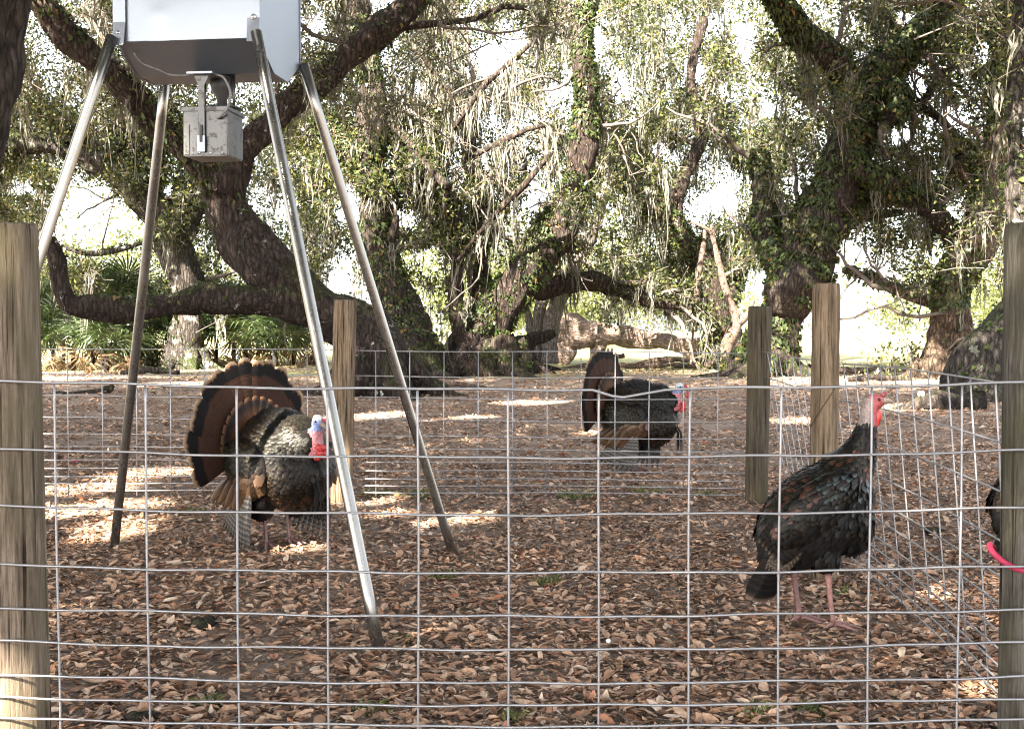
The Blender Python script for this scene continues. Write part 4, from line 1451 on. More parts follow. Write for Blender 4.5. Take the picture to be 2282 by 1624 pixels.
# legs and corner plates
feet = {'fl': (-2.0, 4.12), 'fr': (-0.43, 3.92), 'br': (-0.26, 5.45), 'bl': (-1.83, 5.65)}
tops = {'fl': (-W2 - 0.006, -D2 - 0.03), 'fr': (W2 + 0.006, -D2 - 0.03), 'br': (W2 + 0.02, D2 + 0.012), 'bl': (-W2 - 0.02, D2 + 0.012)}
leg_paths = {}
for k in ('fl', 'fr', 'br', 'bl'):
    f0 = loc2((*feet[k], 0.0))
    tp = np.array([*tops[k], 2.075])
    dirv = (tp - f0) / np.linalg.norm(tp - f0)
    foot = f0 - dirv * 0.05
    ts = np.linspace(0, 1, 12)[:, None]
    path = foot + (tp - foot) * ts
    rad = np.full(12, 0.0205)
    leg = MB().tube(path, rad, 20).build('leg', M['tube_metal'], feeder)
    leg_paths[k] = (f0, tp, dirv)
    # flattened plate that carries the leg up the hopper corner
    sx = 1 if k[1] == 'r' else -1
    sy = -1 if k[0] == 'f' else 1
    xc = sx * (W2 - 0.012)
    yc = sy * (D2 + 0.009)
    pl = MB()
    zz0, zz1 = 2.045, 2.66
    V = []
    for z_ in np.linspace(zz0, zz1, 8):
        t_ = (z_ - zz0) / (zz1 - zz0)
        hw = 0.024 if t_ > 0.1 else 0.021
        y_ = yc + sy * (0.012 * max(0, 1 - t_ * 8))
        V += [[xc - hw, y_, z_], [xc + hw, y_, z_], [xc + hw, y_ - sy * 0.004, z_], [xc - hw, y_ - sy * 0.004, z_]]
    Qp = []
    for r_ in range(7):
        for c_ in range(4):
            a_ = r_ * 4 + c_
            b_ = r_ * 4 + (c_ + 1) % 4
            Qp.append([a_, b_, b_ + 4, a_ + 4])
    Qp += [[3, 2, 1, 0], [28, 29, 30, 31]]
    pl.add(V, Qp)
    plate = pl.build('corner_plate', M['sheet'], feeder, smooth=False)
    for zb in (2.092 if k == 'fl' else 2.135, 2.5):
        y_ = yc + sy * 0.003
        b = MB().ball([xc + sx * 0.002, y_, zb], [0.0105, 0.0035, 0.0105], 12, 6).ball([xc + sx * 0.002, y_ + sy * 0.003, zb], [0.0055, 0.006, 0.0055], 8, 6)
        b.build('bolt', M['bolt'], plate)
f0, tp, dirv = leg_paths['fr']
c = tp - dirv * 0.075
MB().ball(c + np.array([0, -0.0185, 0]), [0.006, 0.004, 0.017], 10, 6).build('slot', M['black'], feeder)

# control box under the hopper
box = empty('control_box', (0, 0, 0))
box.parent = feeder
bx0, bx1, by0, by1, bz0, bz1 = -0.095, 0.080, -0.125, 0.045, 1.655, 1.835


def bevel_box(x0, x1, y0, y1, z0, z1, bev):
    me = bpy.data.meshes.new('tmp')
    import bmesh
    bm = bmesh.new()
    bmesh.ops.create_cube(bm, size=1)
    for v_ in bm.verts:
        v_.co = Vector(((x0 + x1) / 2 + v_.co.x * (x1 - x0), (y0 + y1) / 2 + v_.co.y * (y1 - y0), (z0 + z1) / 2 + v_.co.z * (z1 - z0)))
    bmesh.ops.bevel(bm, geom=list(bm.edges), offset=bev, segments=2, affect='EDGES')
    bm.to_mesh(me)
    bm.free()
    return me


def bbox(name, b, m, parent, bev=0.003):
    me = bevel_box(*b, bev)
    me.name = name
    return link(name, me, m, parent)


body = bbox('housing', (bx0, bx1, by0, by1, bz0, bz1), M['sheet_dirty'], feeder, 0.004)
bpy.data.objects.remove(box)
bbox('lip', (bx0 - 0.006, bx1 + 0.006, by0 - 0.006, by1 + 0.006, bz1 - 0.012, bz1 + 0.004), M['sheet_dirty'], body, 0.002)
bbox('door_strip', (bx0 + 0.004, bx0 + 0.026, by0 - 0.005, by0 + 0.002, bz0 + 0.006, bz1 - 0.06), M['sheet_dirty'], body, 0.0015)
bbox('hinge_plate', (bx0 + 0.03, bx0 + 0.062, by0 - 0.004, by0 + 0.002, bz0 + 0.006, bz1 - 0.02), M['sheet_dirty'], body, 0.0015)
for k in range(4):
    MB().ball([bx0 + 0.02 + k * 0.045, by0 - 0.002, bz0 + 0.012], [0.0045, 0.003, 0.0045], 8, 5).build('rivet', M['bolt'], body)
bbox('bracket', (-0.030, -0.006, by0 - 0.012, by0 - 0.007, 1.70, ZC - 0.004), M['sheet_dirty'], feeder, 0.001)
bbox('latch_tongue', (-0.034, -0.004, by0 - 0.016, by0 - 0.0125, bz0 + 0.014, bz0 + 0.075), M['sheet'], feeder, 0.001)
bbox('latch_slot', (-0.024, -0.013, by0 - 0.0185, by0 - 0.0165, bz0 + 0.05, bz0 + 0.115), M['black'], feeder, 0.0005)
bbox('mount_plate', (-0.065, 0.035, -0.165, -0.06, ZC - 0.016, ZC - 0.008), M['sheet'], feeder, 0.001)
V = np.array([[-0.045, -0.1375, ZC - 0.017], [0.012, -0.1375, ZC - 0.017], [-0.006, -0.1375, ZC - 0.055], [-0.030, -0.1375, ZC - 0.055]])
MB().add(np.vstack([V, V + [0, 0.003, 0]]), [[0, 3, 2, 1], [4, 5, 6, 7], [0, 1, 5, 4], [1, 2, 6, 5], [2, 3, 7, 6], [3, 0, 4, 7]]).build('gusset', M['sheet_dirty'], feeder, smooth=False)
MB().tube([[0.02, -0.02, bz1], [0.02, -0.02, bz1 + 0.05], [0.02, -0.02, ZC - 0.05], [0.02, -0.02, ZC]], [0.02, 0.02, 0.042, 0.046], 18).build('funnel', M['black'], feeder)
for sx in (-0.045, 0.07):
    MB().tube([[sx, -0.03, bz1], [sx, -0.03, ZC]], 0.006, 8).build('support_rod', M['sheet_dirty'], feeder)
MB().tube([[0.02, -0.02, bz1 + 0.012], [0.02, -0.02, bz1 + 0.018]], [0.075, 0.075], 20).build('spinner_plate', M['sheet_dirty'], feeder)
cab = smooth_path([[0.03, -0.13, ZC - 0.012], [0.072, -0.14, ZC - 0.03], [0.098, -0.145, ZC - 0.085], [0.088, -0.145, ZC - 0.14], [0.06, -0.14, bz1 - 0.035], [0.043, -0.128, bz1 - 0.04]], 0.008)
MB().tube(cab, 0.0045, 8).build('cable', M['rubber'], feeder)
cab = smooth_path([[-W2 + 0.012, -D2 + 0.05, ZB - 0.03], [-W2 + 0.03, -D2 + 0.075, ZB - 0.062], [-W2 + 0.085, -0.13, ZC + 0.006], [-0.15, -0.10, ZC - 0.006], [-0.06, -0.10, ZC - 0.008]], 0.012)
MB().tube(cab, 0.004, 8).build('cable', M['rubber'], feeder)

for ch in feeder.children:
    if ch.name.split('.')[0] in ('housing', 'bracket', 'latch_tongue', 'latch_slot', 'mount_plate', 'gusset', 'funnel', 'support_rod', 'spinner_plate', 'cable'):
        ch.location.x += 0.03

# ------------------------------------------------------------------ turkeys
def feather_mat(name, stops, metallic=0.0, rough=0.45, bars=None, mottle=0.0, tint=None, spec=0.4):
    m, nt, b = new_mat(name)
    uv = nt.nodes.new('ShaderNodeUVMap')
    sp = nt.nodes.new('ShaderNodeSeparateXYZ')
    nt.links.new(uv.outputs[0], sp.inputs[0])
    r = ramp(nt, stops)
    c = coords(nt, 'Object')
    nz = noise(nt, c, 60, 3)
    ad = N(nt, 'ShaderNodeMath', operation='MULTIPLY_ADD')
    nt.links.new(nz.outputs['Fac'], ad.inputs[0])
    ad.inputs[1].default_value = 0.06
    nt.links.new(sp.outputs['Y'], ad.inputs[2])
    sb = N(nt, 'ShaderNodeMath', operation='SUBTRACT')
    nt.links.new(ad.outputs[0], sb.inputs[0])
    sb.inputs[1].default_value = 0.03
    nt.links.new(sb.outputs[0], r.inputs[0])
    col = r.outputs[0]
    if bars is not None:
        freq, slant, c2, th = bars
        q = N(nt, 'ShaderNodeMath', operation='SUBTRACT')
        nt.links.new(sp.outputs['X'], q.inputs[0])
        q.inputs[1].default_value = 0.5
        q1 = N(nt, 'ShaderNodeMath', operation='ABSOLUTE')
        nt.links.new(q.outputs[0], q1.inputs[0])
        q2 = N(nt, 'ShaderNodeMath', operation='MULTIPLY_ADD')
        nt.links.new(q1.outputs[0], q2.inputs[0])
        q2.inputs[1].default_value = -slant
        nt.links.new(sb.outputs[0], q2.inputs[2])
        q3 = N(nt, 'ShaderNodeMath', operation='MULTIPLY')
        nt.links.new(q2.outputs[0], q3.inputs[0])
        q3.inputs[1].default_value = freq
        q4 = N(nt, 'ShaderNodeMath', operation='SINE')
        nt.links.new(q3.outputs[0], q4.inputs[0])
        rr = ramp(nt, [(th, (0, 0, 0)), (min(0.99, th + 0.12), (1, 1, 1))])
        mr = N(nt, 'ShaderNodeMapRange')
        mr.inputs['From Min'].default_value = -1
        nt.links.new(q4.outputs[0], mr.inputs['Value'])
        nt.links.new(mr.outputs[0], rr.inputs[0])
        fade = ramp(nt, [(0.70, (1, 1, 1)), (0.76, (0, 0, 0))]) if th == 0.6 else None
        fac = rr.outputs[0]
        if fade is not None:
            nt.links.new(sb.outputs[0], fade.inputs[0])
            fac = mix(nt, 1.0, rr.outputs[0], fade.outputs[0], 'MULTIPLY')
        col = mix(nt, fac, col, c2)
    if tint is not None:
        n2 = noise(nt, c, tint[0], 2)
        rt = ramp(nt, tint[1])
        nt.links.new(n2.outputs['Fac'], rt.inputs[0])
        col = mix(nt, 1.0, col, rt.outputs[0], 'MULTIPLY')
    # slight barb streaks
    st = N(nt, 'ShaderNodeMath', operation='MULTIPLY')
    nt.links.new(sp.outputs['Y'], st.inputs[0])
    st.inputs[1].default_value = 140.0
    ss = N(nt, 'ShaderNodeMath', operation='SINE')
    nt.links.new(st.outputs[0], ss.inputs[0])
    nt.links.new(col, b.inputs['Base Color'])
    b.inputs['Metallic'].default_value = metallic
    b.inputs['Roughness'].default_value = rough
    b.inputs['Specular IOR Level'].default_value = spec
    bump(nt, b, ss.outputs[0], 0.12, 0.001)
    return m


IRI = (5.0, [(0.25, (1.25, 0.75, 0.5)), (0.5, (1, 0.95, 0.8)), (0.7, (0.85, 1.1, 0.85))])
M['tail'] = feather_mat('tail_feather', [(0.0, (0.032, 0.015, 0.010)), (0.60, (0.046, 0.021, 0.013)), (0.77, (0.038, 0.018, 0.011)), (0.81, (0.006, 0.005, 0.005)), (0.935, (0.006, 0.005, 0.005)), (0.955, (0.13, 0.075, 0.042)), (1.0, (0.34, 0.25, 0.17))],
                        0.0, 0.8, bars=(260, 0.03, (0.022, 0.011, 0.008), 0.6), spec=0.12)
M['covert'] = feather_mat('tail_covert', [(0.0, (0.11, 0.045, 0.022)), (0.62, (0.085, 0.038, 0.018)), (0.8, (0.018, 0.012, 0.010)), (0.9, (0.012, 0.009, 0.008)), (1.0, (0.13, 0.065, 0.033))], 0.0, 0.7, spec=0.15)
M['plume'] = feather_mat('body_feather_bronze', [(0.0, (0.007, 0.006, 0.005)), (0.45, (0.007, 0.006, 0.005)), (0.68, (0.009, 0.007, 0.005)), (0.79, (0.046, 0.037, 0.022)), (0.85, (0.007, 0.006, 0.005)), (0.98, (0.007, 0.006, 0.005)), (1.0, (0.02, 0.014, 0.009))],
                         0.3, 0.40, tint=IRI, spec=0.25)
M['plume_dark'] = feather_mat('body_feather_dark', [(0.0, (0.005, 0.0045, 0.004)), (0.6, (0.010, 0.009, 0.008)), (0.80, (0.024, 0.02, 0.017)), (0.87, (0.005, 0.0045, 0.004)), (1.0, (0.005, 0.0045, 0.004))], 0.25, 0.42, spec=0.25, tint=IRI)
M['plume_rufous'] = feather_mat('body_feather_rufous', [(0.0, (0.02, 0.012, 0.009)), (0.5, (0.05, 0.02, 0.012)), (0.75, (0.07, 0.027, 0.015)), (0.86, (0.008, 0.006, 0.005)), (1.0, (0.045, 0.02, 0.011))], 0.3, 0.4)
M['plume_black'] = feather_mat('body_feather_black', [(0.0, (0.004, 0.0036, 0.0036)), (0.8, (0.007, 0.0064, 0.0064)), (1.0, (0.012, 0.011, 0.010))], 0.1, 0.5, spec=0.2)
M['plume_green'] = feather_mat('shoulder_feather_green', [(0.0, (0.006, 0.007, 0.007)), (0.5, (0.016, 0.022, 0.021)), (0.75, (0.045, 0.06, 0.056)), (0.85, (0.006, 0.006, 0.006)), (1.0, (0.008, 0.007, 0.007))], 0.45, 0.34)
M['primary'] = feather_mat('wing_quill_barred', [(0.0, (0.018, 0.015, 0.013)), (1.0, (0.024, 0.02, 0.018))], 0.0, 0.5, bars=(75, 0.06, (0.10, 0.09, 0.078), 0.72))
M['quill_brown'] = feather_mat('wing_quill_brown', [(0.0, (0.02, 0.015, 0.012)), (1.0, (0.028, 0.02, 0.015))], 0.0, 0.5, bars=(80, 0.14, (0.10, 0.07, 0.045), 0.66))
M['secondary'] = feather_mat('wing_secondary_bronze', [(0.0, (0.03, 0.018, 0.011)), (0.6, (0.07, 0.038, 0.02)), (0.9, (0.10, 0.056, 0.03)), (1.0, (0.05, 0.03, 0.02))], 0.35, 0.4)
M['tail_dark'] = feather_mat('closed_tail_feather', [(0.0, (0.03, 0.017, 0.011)), (0.5, (0.018, 0.011, 0.008)), (0.72, (0.005, 0.0045, 0.004)), (0.93, (0.005, 0.0045, 0.004)), (1.0, (0.12, 0.08, 0.055))], 0.0, 0.7, spec=0.15, bars=(70, 0.05, (0.016, 0.010, 0.008), 0.75))
M['under'] = simple('down_feather_dark', (0.007, 0.006, 0.0055), 0.8, spec=0.1)


def skin(name, c1, c2, sc_=90.0, rough=0.45, b_=0.6):
    m, nt, b = new_mat(name)
    c = coords(nt, 'Object')
    n = noise(nt, c, sc_, 3)
    r = ramp(nt, [(0.35, c1), (0.62, c2)])
    nt.links.new(n.outputs['Fac'], r.inputs[0])
    nt.links.new(r.outputs[0], b.inputs['Base Color'])
    b.inputs['Roughness'].default_value = rough
    b.inputs['Subsurface Weight'].default_value = 0.08
    b.inputs['Subsurface Radius'].default_value = (0.01, 0.004, 0.003)
    bump(nt, b, n.outputs['Fac'], b_, 0.004)
    return m


M['skin_white'] = skin('crown_skin_white', (0.38, 0.40, 0.46), (0.58, 0.58, 0.58))
M['skin_blue'] = skin('face_skin_blue', (0.04, 0.08, 0.28), (0.25, 0.31, 0.46))
M['skin_red'] = skin('neck_skin_red', (0.26, 0.03, 0.04), (0.45, 0.22, 0.24), 130)
M['wattle'] = skin('wattle_red', (0.36, 0.012, 0.016), (0.46, 0.045, 0.04), 80)
M['skin_pink'] = skin('face_skin_dull_red', (0.19, 0.028, 0.034), (0.29, 0.065, 0.07))
M['skin_grey'] = skin('nape_skin_grey', (0.07, 0.05, 0.048), (0.17, 0.13, 0.125), 140)
M['shank'] = skin('leg_skin_pink', (0.13, 0.06, 0.055), (0.22, 0.12, 0.11), 120)
M['beak'] = simple('horn_beak', (0.22, 0.17, 0.13), 0.4)
M['eye'] = simple('dark_eye', (0.01, 0.008, 0.006), 0.1)


def feather_geo(L, w, prof, K=7, camber=0.12, bend=0.0, across=(-1, -0.5, 0, 0.5, 1)):
    """feather along +X, face +Z; returns V, Q, UV"""
    t_ = np.linspace(0, 1, K) ** 0.85
    V, U = [], []
    c = len(across)
    for a in t_:
        hw = w * np.interp(a, *prof)
        for s in across:
            V.append([L * a - abs(s) * hw * 0.25 * (a > 0.8), s * hw, -camber * w * s * s + bend * L * a * a])
            U.append([0.5 + s / 2, a])
    Q = []
    for r_ in range(K - 1):
        for c_ in range(c - 1):
            q = r_ * c + c_
            Q.append([q, q + c, q + c + 1, q + 1])
    return np.array(V), np.array(Q), np.array(U)


PROF_TAIL = ([0, 0.1, 0.5, 0.8, 0.93, 1.0], [0.08, 0.28, 0.72, 1.0, 0.93, 0.5])
PROF_QUILL = ([0, 0.1, 0.4, 0.85, 1.0], [0.15, 0.6, 1.0, 0.75, 0.1])
PROF_BODY = ([0, 0.3, 0.65, 0.88, 1.0], [0.45, 0.85, 1.0, 0.8, 0.2])


def frame(d, n):
    d = np.asarray(d, float)
    d = d / np.linalg.norm(d)
    n = np.asarray(n, float)
    n = n - d * n.dot(d)
    n /= np.linalg.norm(n) + 1e-9
    return np.stack([d, np.cross(n, d), n], 1)


def blob_body(ells, voxel=0.009, it=14):
    mb = MB()
    for c, r, pitch in ells:
        a = R(pitch)
        Mx = np.array([[math.cos(a), 0, -math.sin(a)], [0, 1, 0], [math.sin(a), 0, math.cos(a)]])
        mb.ball(c, r, 20, 14, Mx)
    tmp = link('tmp', mb.mesh('tmp'))
    r = tmp.modifiers.new('r', 'REMESH')
    r.mode = 'VOXEL'
    r.voxel_size = voxel
    s = tmp.modifiers.new('s', 'SMOOTH')
    s.factor = 0.5
    s.iterations = it
    dg = bpy.context.evaluated_depsgraph_get()
    me = bpy.data.meshes.new_from_object(tmp.evaluated_get(dg))
    old = tmp.data
    bpy.data.objects.remove(tmp)
    bpy.data.meshes.remove(old)
    for p in me.polygons:
        p.use_smooth = True
    me.materials.clear()
    return me


def chain(pts, n=14):
    q = smooth_path(pts, 0.012)
    return [(tuple(a[:3]), (a[3], a[3], a[3]), 0) for a in q]


def tri_arrays(me):
    me.calc_loop_triangles()
    nt_ = len(me.loop_triangles)
    tv = np.zeros(nt_ * 3, np.int32)
    me.loop_triangles.foreach_get('vertices', tv)
    co = np.zeros(len(me.vertices) * 3)
    me.vertices.foreach_get('co', co)
    return co.reshape(-1, 3), tv.reshape(-1, 3)


def plumage(me, n, flow, zone, mb):
    """overlapping feathers over the body skin; zone(p, nrm) -> (material, length, width, lift) or None"""
    co, tv = tri_arrays(me)
    a, b, c = co[tv[:, 0]], co[tv[:, 1]], co[tv[:, 2]]
    cr = np.cross(b - a, c - a)
    ar = np.linalg.norm(cr, axis=1)
    idx = rng.choice(len(ar), n * 3, p=ar / ar.sum())
    r1, r2 = np.sqrt(rng.uniform(0, 1, n * 3))[:, None], rng.uniform(0, 1, n * 3)[:, None]
    pts = a[idx] * (1 - r1) + b[idx] * r1 * (1 - r2) + c[idx] * r1 * r2
    nrm = cr[idx] / (ar[idx][:, None] + 1e-12)
    # thin out to an even spacing
    grid, keep = {}, []
    dmin = 0.82 * math.sqrt(ar.sum() / 2 / n)
    for k in range(len(pts)):
        key = tuple((pts[k] / dmin).astype(int))
        ok = True
        for dx in (-1, 0, 1):
            for dy in (-1, 0, 1):
                for dz in (-1, 0, 1):
                    for q in grid.get((key[0] + dx, key[1] + dy, key[2] + dz), ()):
                        if ((pts[k] - pts[q]) ** 2).sum() < dmin * dmin:
                            ok = False
        if ok:
            grid.setdefault(key, []).append(k)
            keep.append(k)
    fV, fQ, fU = feather_geo(1.0, 1.0, PROF_BODY, 4, 0.22, 0.0, (-1, 0, 1))
    for k in keep:
        p, nn = pts[k], nrm[k]
        z = zone(p, nn)
        if z is None:
            continue
        m, L, w, lift = z
        f = flow(p, nn)
        f = f - nn * nn.dot(f)
        l_ = np.linalg.norm(f)
        if l_ < 1e-3:
            continue
        f = f / l_ + rng.normal(0, 0.07, 3)
        Fm = frame(f + nn * (lift + rng.normal(0, 0.05)), nn)
        V = fV * np.array([L * rng.uniform(0.9, 1.1), w, w])
        # follow the body: droop with the square of length
        V = V @ Fm.T + p + nn * 0.002
        mb.add(V, fQ, None, fU, m)


def toes(mb, c, yaw, L=0.085):
    c = np.asarray(c, float)
    for a, l_ in ((yaw, 1.0), (yaw + 0.55, 0.85), (yaw - 0.55, 0.85), (yaw + math.pi, 0.4)):
        d = np.array([math.cos(a), math.sin(a), 0])
        pts = [c + [0, 0, 0.014], c + d * L * l_ * 0.35 + [0, 0, 0.017], c + d * L * l_ * 0.75 + [0, 0, 0.009], c + d * L * l_ + [0, 0, 0.004], c + d * L * l_ * 1.14 + [0, 0, 0.0015]]
        mb.tube(pts, [0.0085, 0.008, 0.0065, 0.0045, 0.0012], 8)


PLUM = None


def paint_body(me, mats, rule):
    for m in mats:
        me.materials.append(m)
    for p in me.polygons:
        p.material_index = rule(np.array(p.center), np.array(p.normal))


def make_strutter():
    root = empty('turkey', (0, 0, 0))
    ells = [((0.00, 0, 0.405), (0.25, 0.19, 0.205), 6), ((0.12, 0, 0.37), (0.165, 0.17, 0.19), 0), ((-0.03, 0, 0.52), (0.18, 0.125, 0.10), 10),
            ((-0.19, 0, 0.43), (0.12, 0.12, 0.13), 20), ((-0.02, 0.09, 0.25), (0.09, 0.065, 0.12), 0), ((-0.02, -0.09, 0.25), (0.09, 0.065, 0.12), 0),
            ((0.16, 0, 0.50), (0.10, 0.10, 0.10), 0)]
    ells += chain([(0.17, 0, 0.50, 0.085), (0.235, 0, 0.49, 0.065), (0.272, 0, 0.50, 0.042), (0.288, 0, 0.53, 0.030), (0.292, 0, 0.565, 0.026)])
    ells += [((0.305, 0, 0.582), (0.040, 0.026, 0.029), -8), ((0.30, 0, 0.60), (0.03, 0.024, 0.02), 0), ((0.295, 0, 0.47), (0.032, 0.03, 0.05), 0)]
    me = blob_body(ells)
    mats = [M['under'], M['skin_white'], M['skin_blue'], M['skin_red']]

    def rule(c, n):
        if c[0] > 0.255 and c[2] > 0.425:
            if c[2] > 0.592 or (c[2] > 0.575 and c[0] < 0.29):
                return 1
            if c[2] > 0.548:
                return 2
            if c[0] > 0.266 and abs(c[1]) < 0.031:
                return 3
        return 0
    paint_body(me, mats, rule)
    body = link('body', me, None, root)

    mb = MB()

    def flow(p, n):
        return np.array([-1.0, 0.25 * n[1], -0.12 - 1.7 * max(0.0, n[0]) - 0.5 * (1 - abs(n[2]))])

    def zone(p, n):
        if (p[0] > 0.258 and p[2] > 0.43 and abs(p[1]) < 0.034) or (p[0] > 0.245 and p[2] > 0.525):
            return None
        if p[2] < 0.215:
            return (3, 0.035, 0.014, 0.15)
        if p[0] > 0.17 and p[2] > 0.42:
            return (1, 0.030, 0.011, 0.18)
        if n[2] > 0.72 and p[2] > 0.5 and abs(p[1]) < 0.10:
            return (3 if rng.uniform() < 0.7 else 1, 0.045, 0.017, 0.16)
        if p[0] < -0.14:
            return (2, 0.05, 0.02, 0.2)
        if n[0] > 0.72 and p[2] > 0.27:
            return (1, 0.036, 0.0115, 0.07)
        if p[2] < 0.27:
            return (2 if rng.uniform() < 0.35 else 1, 0.043, 0.013, 0.10)
        return (0 if rng.uniform() < 0.45 else 1, 0.050, 0.0125, 0.13)
    plumage(me, 4600, flow, zone, mb)
    o = mb.build('plumage', [M['plume'], M['plume_dark'], M['plume_rufous'], M['plume_black']], root)
    o['kind'] = 'stuff'

    # fan
    fm = []
    for k in range(3):
        V, Q, U = feather_geo(0.385, 0.053, PROF_TAIL, 12, 0.10, 0.03)
        me_ = mesh_np('tail_feather', V, Q, None, U)
        me_.materials.append(M['tail'])
        fm.append(me_)
    nf = 18
    base = np.array([-0.215, 0, 0.455])
    FY = np.array([[math.cos(R(13)), -math.sin(R(13)), 0], [math.sin(R(13)), math.cos(R(13)), 0], [0, 0, 1]])
    for k in range(nf):
        ph = R(-112 + 224 * k / (nf - 1)) + rng.normal(0, 0.012)
        d = np.array([-0.06 - 0.05 * abs(math.sin(ph)), math.sin(ph), math.cos(ph)])
        o = link('tail_feather', fm[k % 3], None, root)
        d = FY @ d
        B = frame(d, FY @ np.array([1.0, 0.05 * math.cos(ph), -0.05 * math.sin(ph)]) + rng.normal(0, 0.05, 3))
        o.matrix_local = Matrix.Translation(Vector(base + np.array([-0.0022 * k + 0.02, 0, 0]) + d * 0.02)) @ Matrix(B.tolist()).to_4x4() @ Matrix.Diagonal((rng.uniform(0.96, 1.03),) * 3 + (1,))
    V, Q, U = feather_geo(0.225, 0.034, PROF_TAIL, 8, 0.2, 0.04)
    me_ = mesh_np('tail_covert', V, Q, None, U)
    me_.materials.append(M['covert'])
    for k in range(15):
        ph = R(-95 + 190 * k / 14)
        d = np.array([-0.10, math.sin(ph), math.cos(ph)])
        o = link('tail_covert', me_, None, root)
        d = FY @ d
        B = frame(d, FY @ np.array([1.0, 0.1 * math.cos(ph), -0.1 * math.sin(ph)]))
        o.matrix_local = Matrix.Translation(Vector(base + np.array([0.035 - 0.001 * k, 0, 0.0]))) @ Matrix(B.tolist()).to_4x4()

    # wings
    V, Q, U = feather_geo(0.275, 0.021, PROF_QUILL, 9, 0.2, -0.06)
    qm = mesh_np('primary_feather', V, Q, None, U)
    qm.materials.append(M['primary'])
    V, Q, U = feather_geo(0.20, 0.026, PROF_QUILL, 8, 0.25, -0.10)
    sm = mesh_np('secondary_feather', V, Q, None, U)
    sm.materials.append(M['secondary'])
    for s in (-1, 1):
        wc = np.array([0.0, s * 0.175, 0.375])
        a = R(-18)
        Mx = np.array([[math.cos(a), 0, -math.sin(a)], [0, 1, 0], [math.sin(a), 0, math.cos(a)]])
        wmb = MB()
        bV, bQ, bT = ball_geo(22, 14)
        bV = bV * [0.165, 0.045, 0.125] @ Mx.T
        wme = mesh_np('tmpw', bV + wc, bQ, bT)
        wmb.add(bV + wc, bQ, bT, m=4)

        def wflow(p, n):
            return np.array([-0.85, 0, -0.65])

        def wzone(p, n, s=s):
            if n[1] * s < 0.05:
                return None
            q = p - wc
            if q[2] - 0.25 * q[0] < -0.035:
                return (5, 0.062, 0.022, 0.07)
            return (0 if rng.uniform() < 0.6 else 1, 0.052, 0.0135, 0.10)
        plumage(wme, 640, wflow, wzone, wmb)
        bpy.data.meshes.remove(wme)
        wing = wmb.build('wing', [M['plume'], M['plume_dark'], M['plume_rufous'], M['plume_black'], M['under'], M['secondary']], root)
        for k in range(8):
            f = k / 7
            p0 = np.array([0.06 - 0.16 * f, s * (0.213 + 0.006 * (k % 2)), 0.335 - 0.02 * f])
            d = np.array([-0.55 - 0.35 * f, s * 0.02, -0.85 + 0.25 * f])
            o = link('secondary_feather', sm, None, wing)
            B = frame(d, np.array([0.1, s, 0.12]))
            o.matrix_local = Matrix.Translation(Vector(p0)) @ Matrix(B.tolist()).to_4x4()
        for k in range(10):
            f = k / 9
            p0 = np.array([0.075 - 0.11 * f, s * (0.205 - 0.002 * k), 0.285 - 0.01 * f])
            d = np.array([-0.02 - 0.80 * f, s * (0.10 - 0.12 * f), -1.0 + 0.18 * f])
            o = link('primary_feather', qm, None, wing)
            B = frame(d, np.array([0.05 + 0.1 * f, s, 0.05]))
            o.matrix_local = Matrix.Translation(Vector(p0)) @ Matrix(B.tolist()).to_4x4()
    # legs
    for s, fx in ((-1, 0.005), (1, -0.025)):
        mb = MB()
        mb.tube(smooth_path([(-0.02, s * 0.075, 0.22, 0.024), (-0.032 + fx, s * 0.072, 0.175, 0.013), (-0.025 + fx, s * 0.07, 0.10, 0.0085), (-0.012 + fx, s * 0.07, 0.018, 0.0095)], 0.02)[:, :3],
                smooth_path([(-0.02, s * 0.075, 0.22, 0.024), (-0.032 + fx, s * 0.072, 0.175, 0.013), (-0.025 + fx, s * 0.07, 0.10, 0.0085), (-0.012 + fx, s * 0.07, 0.018, 0.0095)], 0.02)[:, 3], 10)
        toes(mb, [-0.01 + fx, s * 0.07, 0.004], 0.06 * s)
        mb.build('leg', M['shank'], root)
    # head pieces
    MB().tube([[0.325, 0, 0.578], [0.345, 0, 0.572], [0.362, 0, 0.562], [0.368, 0, 0.554]], [0.014, 0.0105, 0.006, 0.001], 10).build('beak', M['beak'], root)
    for s in (-1, 1):
        MB().ball([0.318, s * 0.0245, 0.587], [0.0055, 0.003, 0.0055], 10, 7).build('eye', M['eye'], root)
    MB().tube([[0.325, 0.002, 0.594], [0.345, 0.012, 0.592], [0.355, 0.019, 0.572], [0.352, 0.02, 0.53], [0.348, 0.02, 0.495]], [0.007, 0.0085, 0.0085, 0.0075, 0.004], 9).build('snood', M['wattle'], root)
    mb = MB()
    for k in range(16):
        a = rng.uniform(-1.0, 1.0)
        z = rng.uniform(0.425, 0.475)
        mb.ball([0.306 + 0.02 * math.cos(a) + rng.uniform(-0.004, 0.01), 0.03 * math.sin(a), z], [rng.uniform(0.010, 0.017)] * 3, 9, 6)
    mb.build('wattles', M['wattle'], root)
    # beard
    mb = MB()
    for k in range(26):
        a, b_ = rng.normal(0, 0.005, 2)
        mb.tube([[0.268 + a, b_, 0.335], [0.30 + a * 1.5, b_ * 1.6, 0.28], [0.303 + a * 2, b_ * 2, 0.20], [0.298 + a * 2.2, b_ * 2.4, 0.14 + rng.uniform(0, 0.05)]], [0.0016, 0.0016, 0.0014, 0.0006], 4, False)
    mb.build('beard', M['plume_black'], root)
    return root


